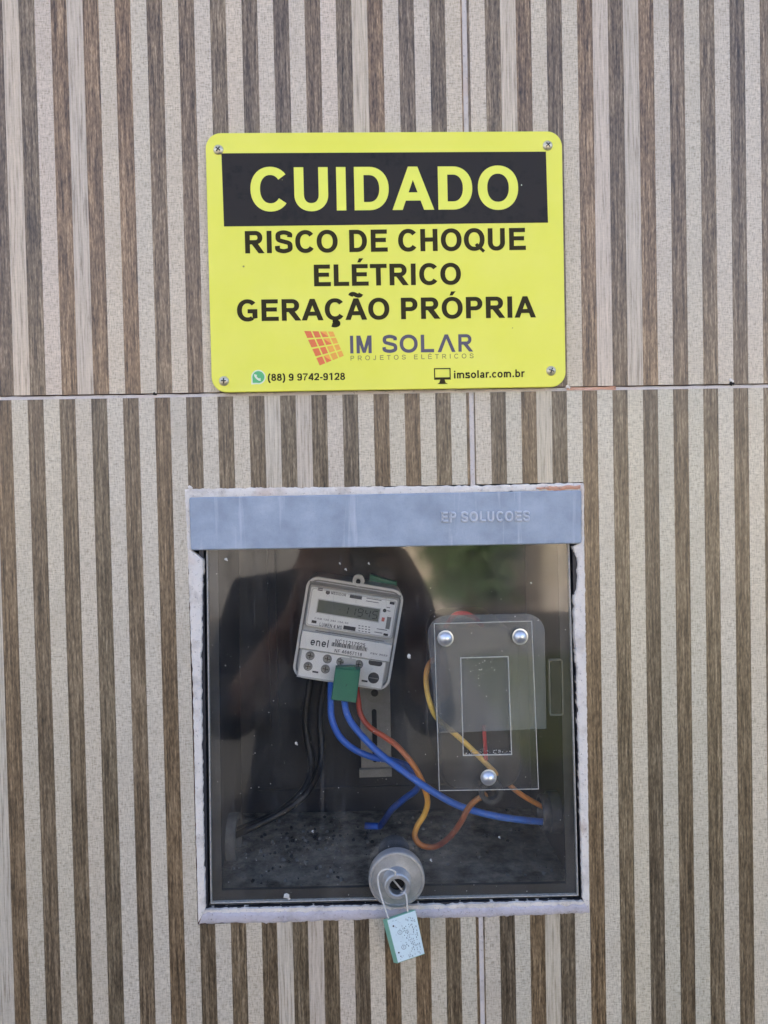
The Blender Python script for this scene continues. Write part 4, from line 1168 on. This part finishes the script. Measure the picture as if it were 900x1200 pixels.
for (u, v, r) in ((.33, .36, 1.9), (.34, .70, 1.9)):
    c_ = P(u, v)
    n = 18; vv = [(c_.x + rr_ * math.cos(2 * math.pi * i / n), -.11, c_.y + rr_ * math.sin(2 * math.pi * i / n)) for i in range(n) for rr_ in (r, r * .78)]
    mb.add(vv, [(2 * i, 2 * i + 1, 2 * ((i + 1) % n) + 1, 2 * ((i + 1) % n)) for i in range(n)])
    mb.add([(c_.x - .2, -.12, c_.y - 1), (c_.x + .2, -.12, c_.y - 1), (c_.x + .2, -.12, c_.y + 1), (c_.x - .2, -.12, c_.y + 1)], [(0, 1, 2, 3)])
mb.build('tag_print', M['tag_ink'], tagt)
for u, v, r in ((.17, .18, .75), (.13, .78, .7), (.17, .87, .45)):
    mb = MB(); c_ = P(u, v); mb.lathe([(.05, -.13), (r, -.13)], c_.x, c_.y, 12); mb.build('tag_dot', M['meter_ink'], tagt)
L = LK - TC
loop = [at(a, b, t) - TC for a, b, t in ((456, 1078, -22), (449, 1058, -20), (444, 1040, -19), (443, 1028, -19), (447, 1021, -20), (455, 1018.5, -21.5), (463, 1022, -21), (461, 1030, -16))]
mb = MB(); mb.tube(loop, .7, 8); mb.build('wire_loop', M['seal_wire'], tagt, 60)
mb = MB(); mb.tube([at(a, b, t) - TC for a, b, t in ((470, 1046, -16), (475.5, 1048, -20.5), (477, 1058, -22), (478, 1070, -21.5))], .7, 8); mb.build('wire_loop', M['seal_wire'], tagt, 60)

# ================================================================== WHAT THE COVER MIRRORS: the street side behind the camera
def wmesh(name, verts, faces, mat, parent=None, smooth=False):
    me = bpy.data.meshes.new(name); me.from_pydata(verts, [], faces); me.materials.append(mat)
    if smooth:
        for p in me.polygons: p.use_smooth = True
    return link(name, me, parent)
def wbox(x0, x1, y0, y1, z0, z1):
    v = [(x, y, z) for x in (x0, x1) for y in (y0, y1) for z in (z0, z1)]
    return v, [(0, 1, 3, 2), (4, 6, 7, 5), (0, 4, 5, 1), (2, 3, 7, 6), (0, 2, 6, 4), (1, 5, 7, 3)]
def mat_stucco():
    t = NT('tan_stucco'); p = t.pos()
    n = t.noise(p, 1.3, 5, .6); n2 = t.noise(p, 14, 4, .6)
    c = t.mix(t.g(.35, .7, n), lin(184, 172, 152), lin(156, 146, 130))
    t.set(t.mix(t.math('MULTIPLY', t.g(.5, .7, n2), .3), c, lin(160, 136, 110)), .9, 0, .2); t.bump(n2, .4, .01); return t.m
ow = bpy.data.objects.new('garden_wall', None); COL.objects.link(ow); ow.location = (0, -9.7, 0)
tag(ow, 'tan rendered wall across the street, mirrored in the right of the clear cover', 'wall')
st = mat_stucco()
wmesh('render', *wbox(-9, 9, -.1, .1, 0, 3.1), st, ow)
wmesh('coping', *wbox(-9.05, 9.05, -.16, .16, 3.1, 3.2), M['wallpaint'], ow)
wmesh('plinth', *wbox(-9, 9, .101, .14, 0, .35), M['wallpaint'], ow)
vg = bpy.data.meshes.new('verge')
vg.from_pydata([(.95, -3.2, .004), (9, -3.2, .004), (9, -6.9, .004), (.95, -6.9, .004)], [], [(0, 3, 2, 1)])
tv_ = NT('dry_grass'); n_ = tv_.noise(tv_.pos(), 7, 6, .7)
tv_.set(tv_.ramp(n_, [(.3, (.025, .036, .012)), (.55, (.05, .058, .022)), (.75, (.10, .09, .045))]), .95, 0, .1); tv_.bump(n_, 1.0, .05)
vg.materials.append(tv_.m)
vo = link('verge', vg); vo['kind'] = 'structure'
gt = bpy.data.objects.new('gate', None); COL.objects.link(gt); gt.location = (-3.2, -9.5, 0)  # unseen gate added to darken the left side of the reflection
tag(gt, 'grey boarded gate added across the street to darken the left of the cover reflection', 'gate')
gm = simple('added_gate_grey', lin(96, 94, 92), .7, .1, .35, 3)
gme = None
for i in range(18):
    v_, f_ = wbox(-.145, .145, -.03, .03, .06, 2.5)
    if gme is None:
        gb = wmesh('board', v_, f_, gm, gt); gme = gb.data
    else: gb = link('board', gme, gt)
    gb.location = (-2.62 + i * .305, .01 * (i % 2), 0)
# leafy shrub in front of it
def mat_leaf():
    t = NT('leaf'); n = t.noise(t.pos(), 9, 3, .6)
    t.set(t.ramp(n, [(.3, (.03, .07, .018)), (.7, (.085, .15, .04))]), .55, 0, .4); return t.m
sh = bpy.data.objects.new('tree', None); COL.objects.link(sh); sh.location = (1.32, -8.6, 0)
tag(sh, 'slim green tree across the street, mirrored above the breaker plate', 'tree')
rr = random.Random(2); v, f = [], []
for i in range(11000):
    h = rr.random() ** .8
    z = .3 + 2.9 * h
    rad_ = (.85 * math.sin(math.pi * min(1, .25 + h * .75)) ** .6) * (.75 + .5 * mnoise.noise(Vector((z * 2.2, i % 7, 0))))
    a = rr.random() * 6.283; q = rad_ * math.sqrt(rr.random())
    c = Vector((q * math.cos(a), q * math.sin(a), z))
    d = Vector((rr.gauss(0, 1), rr.gauss(0, 1), rr.gauss(0, .7))).normalized(); e = d.cross(Vector((rr.gauss(0, 1), rr.gauss(0, 1), rr.gauss(0, 1)))).normalized()
    s = rr.uniform(.03, .065); o = len(v)
    v += [c - d * s, c + e * s * .45, c + d * s, c - e * s * .45]; f.append((o, o + 1, o + 2, o + 3))
wmesh('crown', v, f, mat_leaf(), sh)
m = MB(); m.tube([(0, 0, 0), (20, 10, 500), (-10, 5, 1200), (15, 0, 2000)], 45, 8); m.build('trunk', simple('bark', lin(92, 76, 60), .9), sh, 60)

# the photographer, dark clothes, phone held up in both hands
pr = bpy.data.objects.new('person', None); COL.objects.link(pr); pr.location = (-.07, -.99, 0)
tag(pr, 'person in dark shirt and trousers holding a phone up, mirrored dimly in the cover', 'person')
J, E_, R_ = [], [], []
def jt(p, r, par=None):
    J.append(p); R_.append(r)
    if par is not None: E_.append((par, len(J) - 1))
    return len(J) - 1
pel = jt((0, 0, .95), .15); sp1 = jt((0, -.01, 1.12), .165, pel); chs = jt((0, 0, 1.28), .175, sp1); nb = jt((0, -.01, 1.43), .075, chs); nk = jt((0, .01, 1.5), .056, nb)
hd1 = jt((0, .02, 1.57), .075, nk); hd2 = jt((0, .015, 1.65), .095, hd1); jt((0, 0, 1.72), .075, hd2)
for s in (-1, 1):
    a = jt((s * .17, -.01, 1.38), .07, chs); e = jt((s * .215, .05, 1.12), .055, a); w = jt((s * .1 + .07, .31, 1.40), .03, e); pm = jt((s * .075 + .07, .345, 1.47), .034, w)
    for k in range(4):
        z = 1.445 + .022 * k; b = jt((s * .062 + .07, .368, z), .010, pm); b2 = jt((s * .048 + .07, .398 - .004 * k, z + .004), .009, b); jt((s * .026 + .07, .404, z + .006), .008, b2)
    b = jt((s * .06 + .07, .35, 1.50), .011, pm); jt((s * .035 + .07, .362, 1.525), .009, b)
    h = jt((s * .1, 0, .88), .11, pel); kn = jt((s * .11, .02, .5), .07, h); an = jt((s * .115, -.01, .1), .045, kn); jt((s * .13, .13, .045), .04, an)
me = bpy.data.meshes.new('body'); me.from_pydata(J, E_, [])
bo = link('body', me, pr)
md = bo.modifiers.new('skin', 'SKIN'); md.use_smooth_shade = True
for i, r in enumerate(R_): me.skin_vertices[0].data[i].radius = (r, r * (.72 if i in (pel, sp1, chs) else 1))
me.skin_vertices[0].data[0].use_root = True
sb = bo.modifiers.new('sub', 'SUBSURF'); sb.levels = 2; sb.render_levels = 2
dg = bpy.context.evaluated_depsgraph_get(); dg.update()
em = bpy.data.meshes.new_from_object(bo.evaluated_get(dg)); bo.modifiers.clear(); bo.data = em
cloth, skin = simple('dark_cloth', lin(30, 36, 48), .9, 0, .2, 30, .2), simple('skin', lin(150, 104, 78), .5)
em.materials.clear(); em.materials.append(cloth); em.materials.append(skin); em.materials.append(simple('trousers', lin(38, 40, 48), .9, 0, .2, 30, .2))
for p in em.polygons:
    c = p.center; p.use_smooth = True
    p.material_index = 2 if c.z < .93 else (1 if (c.z > 1.45 and abs(c.x) < .12) or c.y > .17 else 0)
m = MB(); m.lathe([(.1, 1752), (60, 1742), (96, 1700), (104, 1655), (98, 1610), (86, 1590)], 0, 0, 20, axis='z', cy=-8); m.build('hair', simple('dark_hair', lin(28, 24, 22), .6), pr, 70)
ph = bpy.data.objects.new('phone', None); COL.objects.link(ph); ph.location = (0.022, -.644, Z0 - .062)
tag(ph, 'dark phone held upright by the mirrored person, lens towards the box', 'phone')
m = MB(); m.prism(rrect(-38, 38, -80, 80, 9, 6), -4.5, 4.5, bev=1.2); m.build('phone_body', simple('phone_black', lin(26, 27, 30), .25, 0, .05), ph, 30)
m = MB(); m.lathe([(.1, 6.2), (6, 6.2), (7, 4.4)], -22, 62, 20); m.build('lens_ring', M['gasket'], ph, 40)
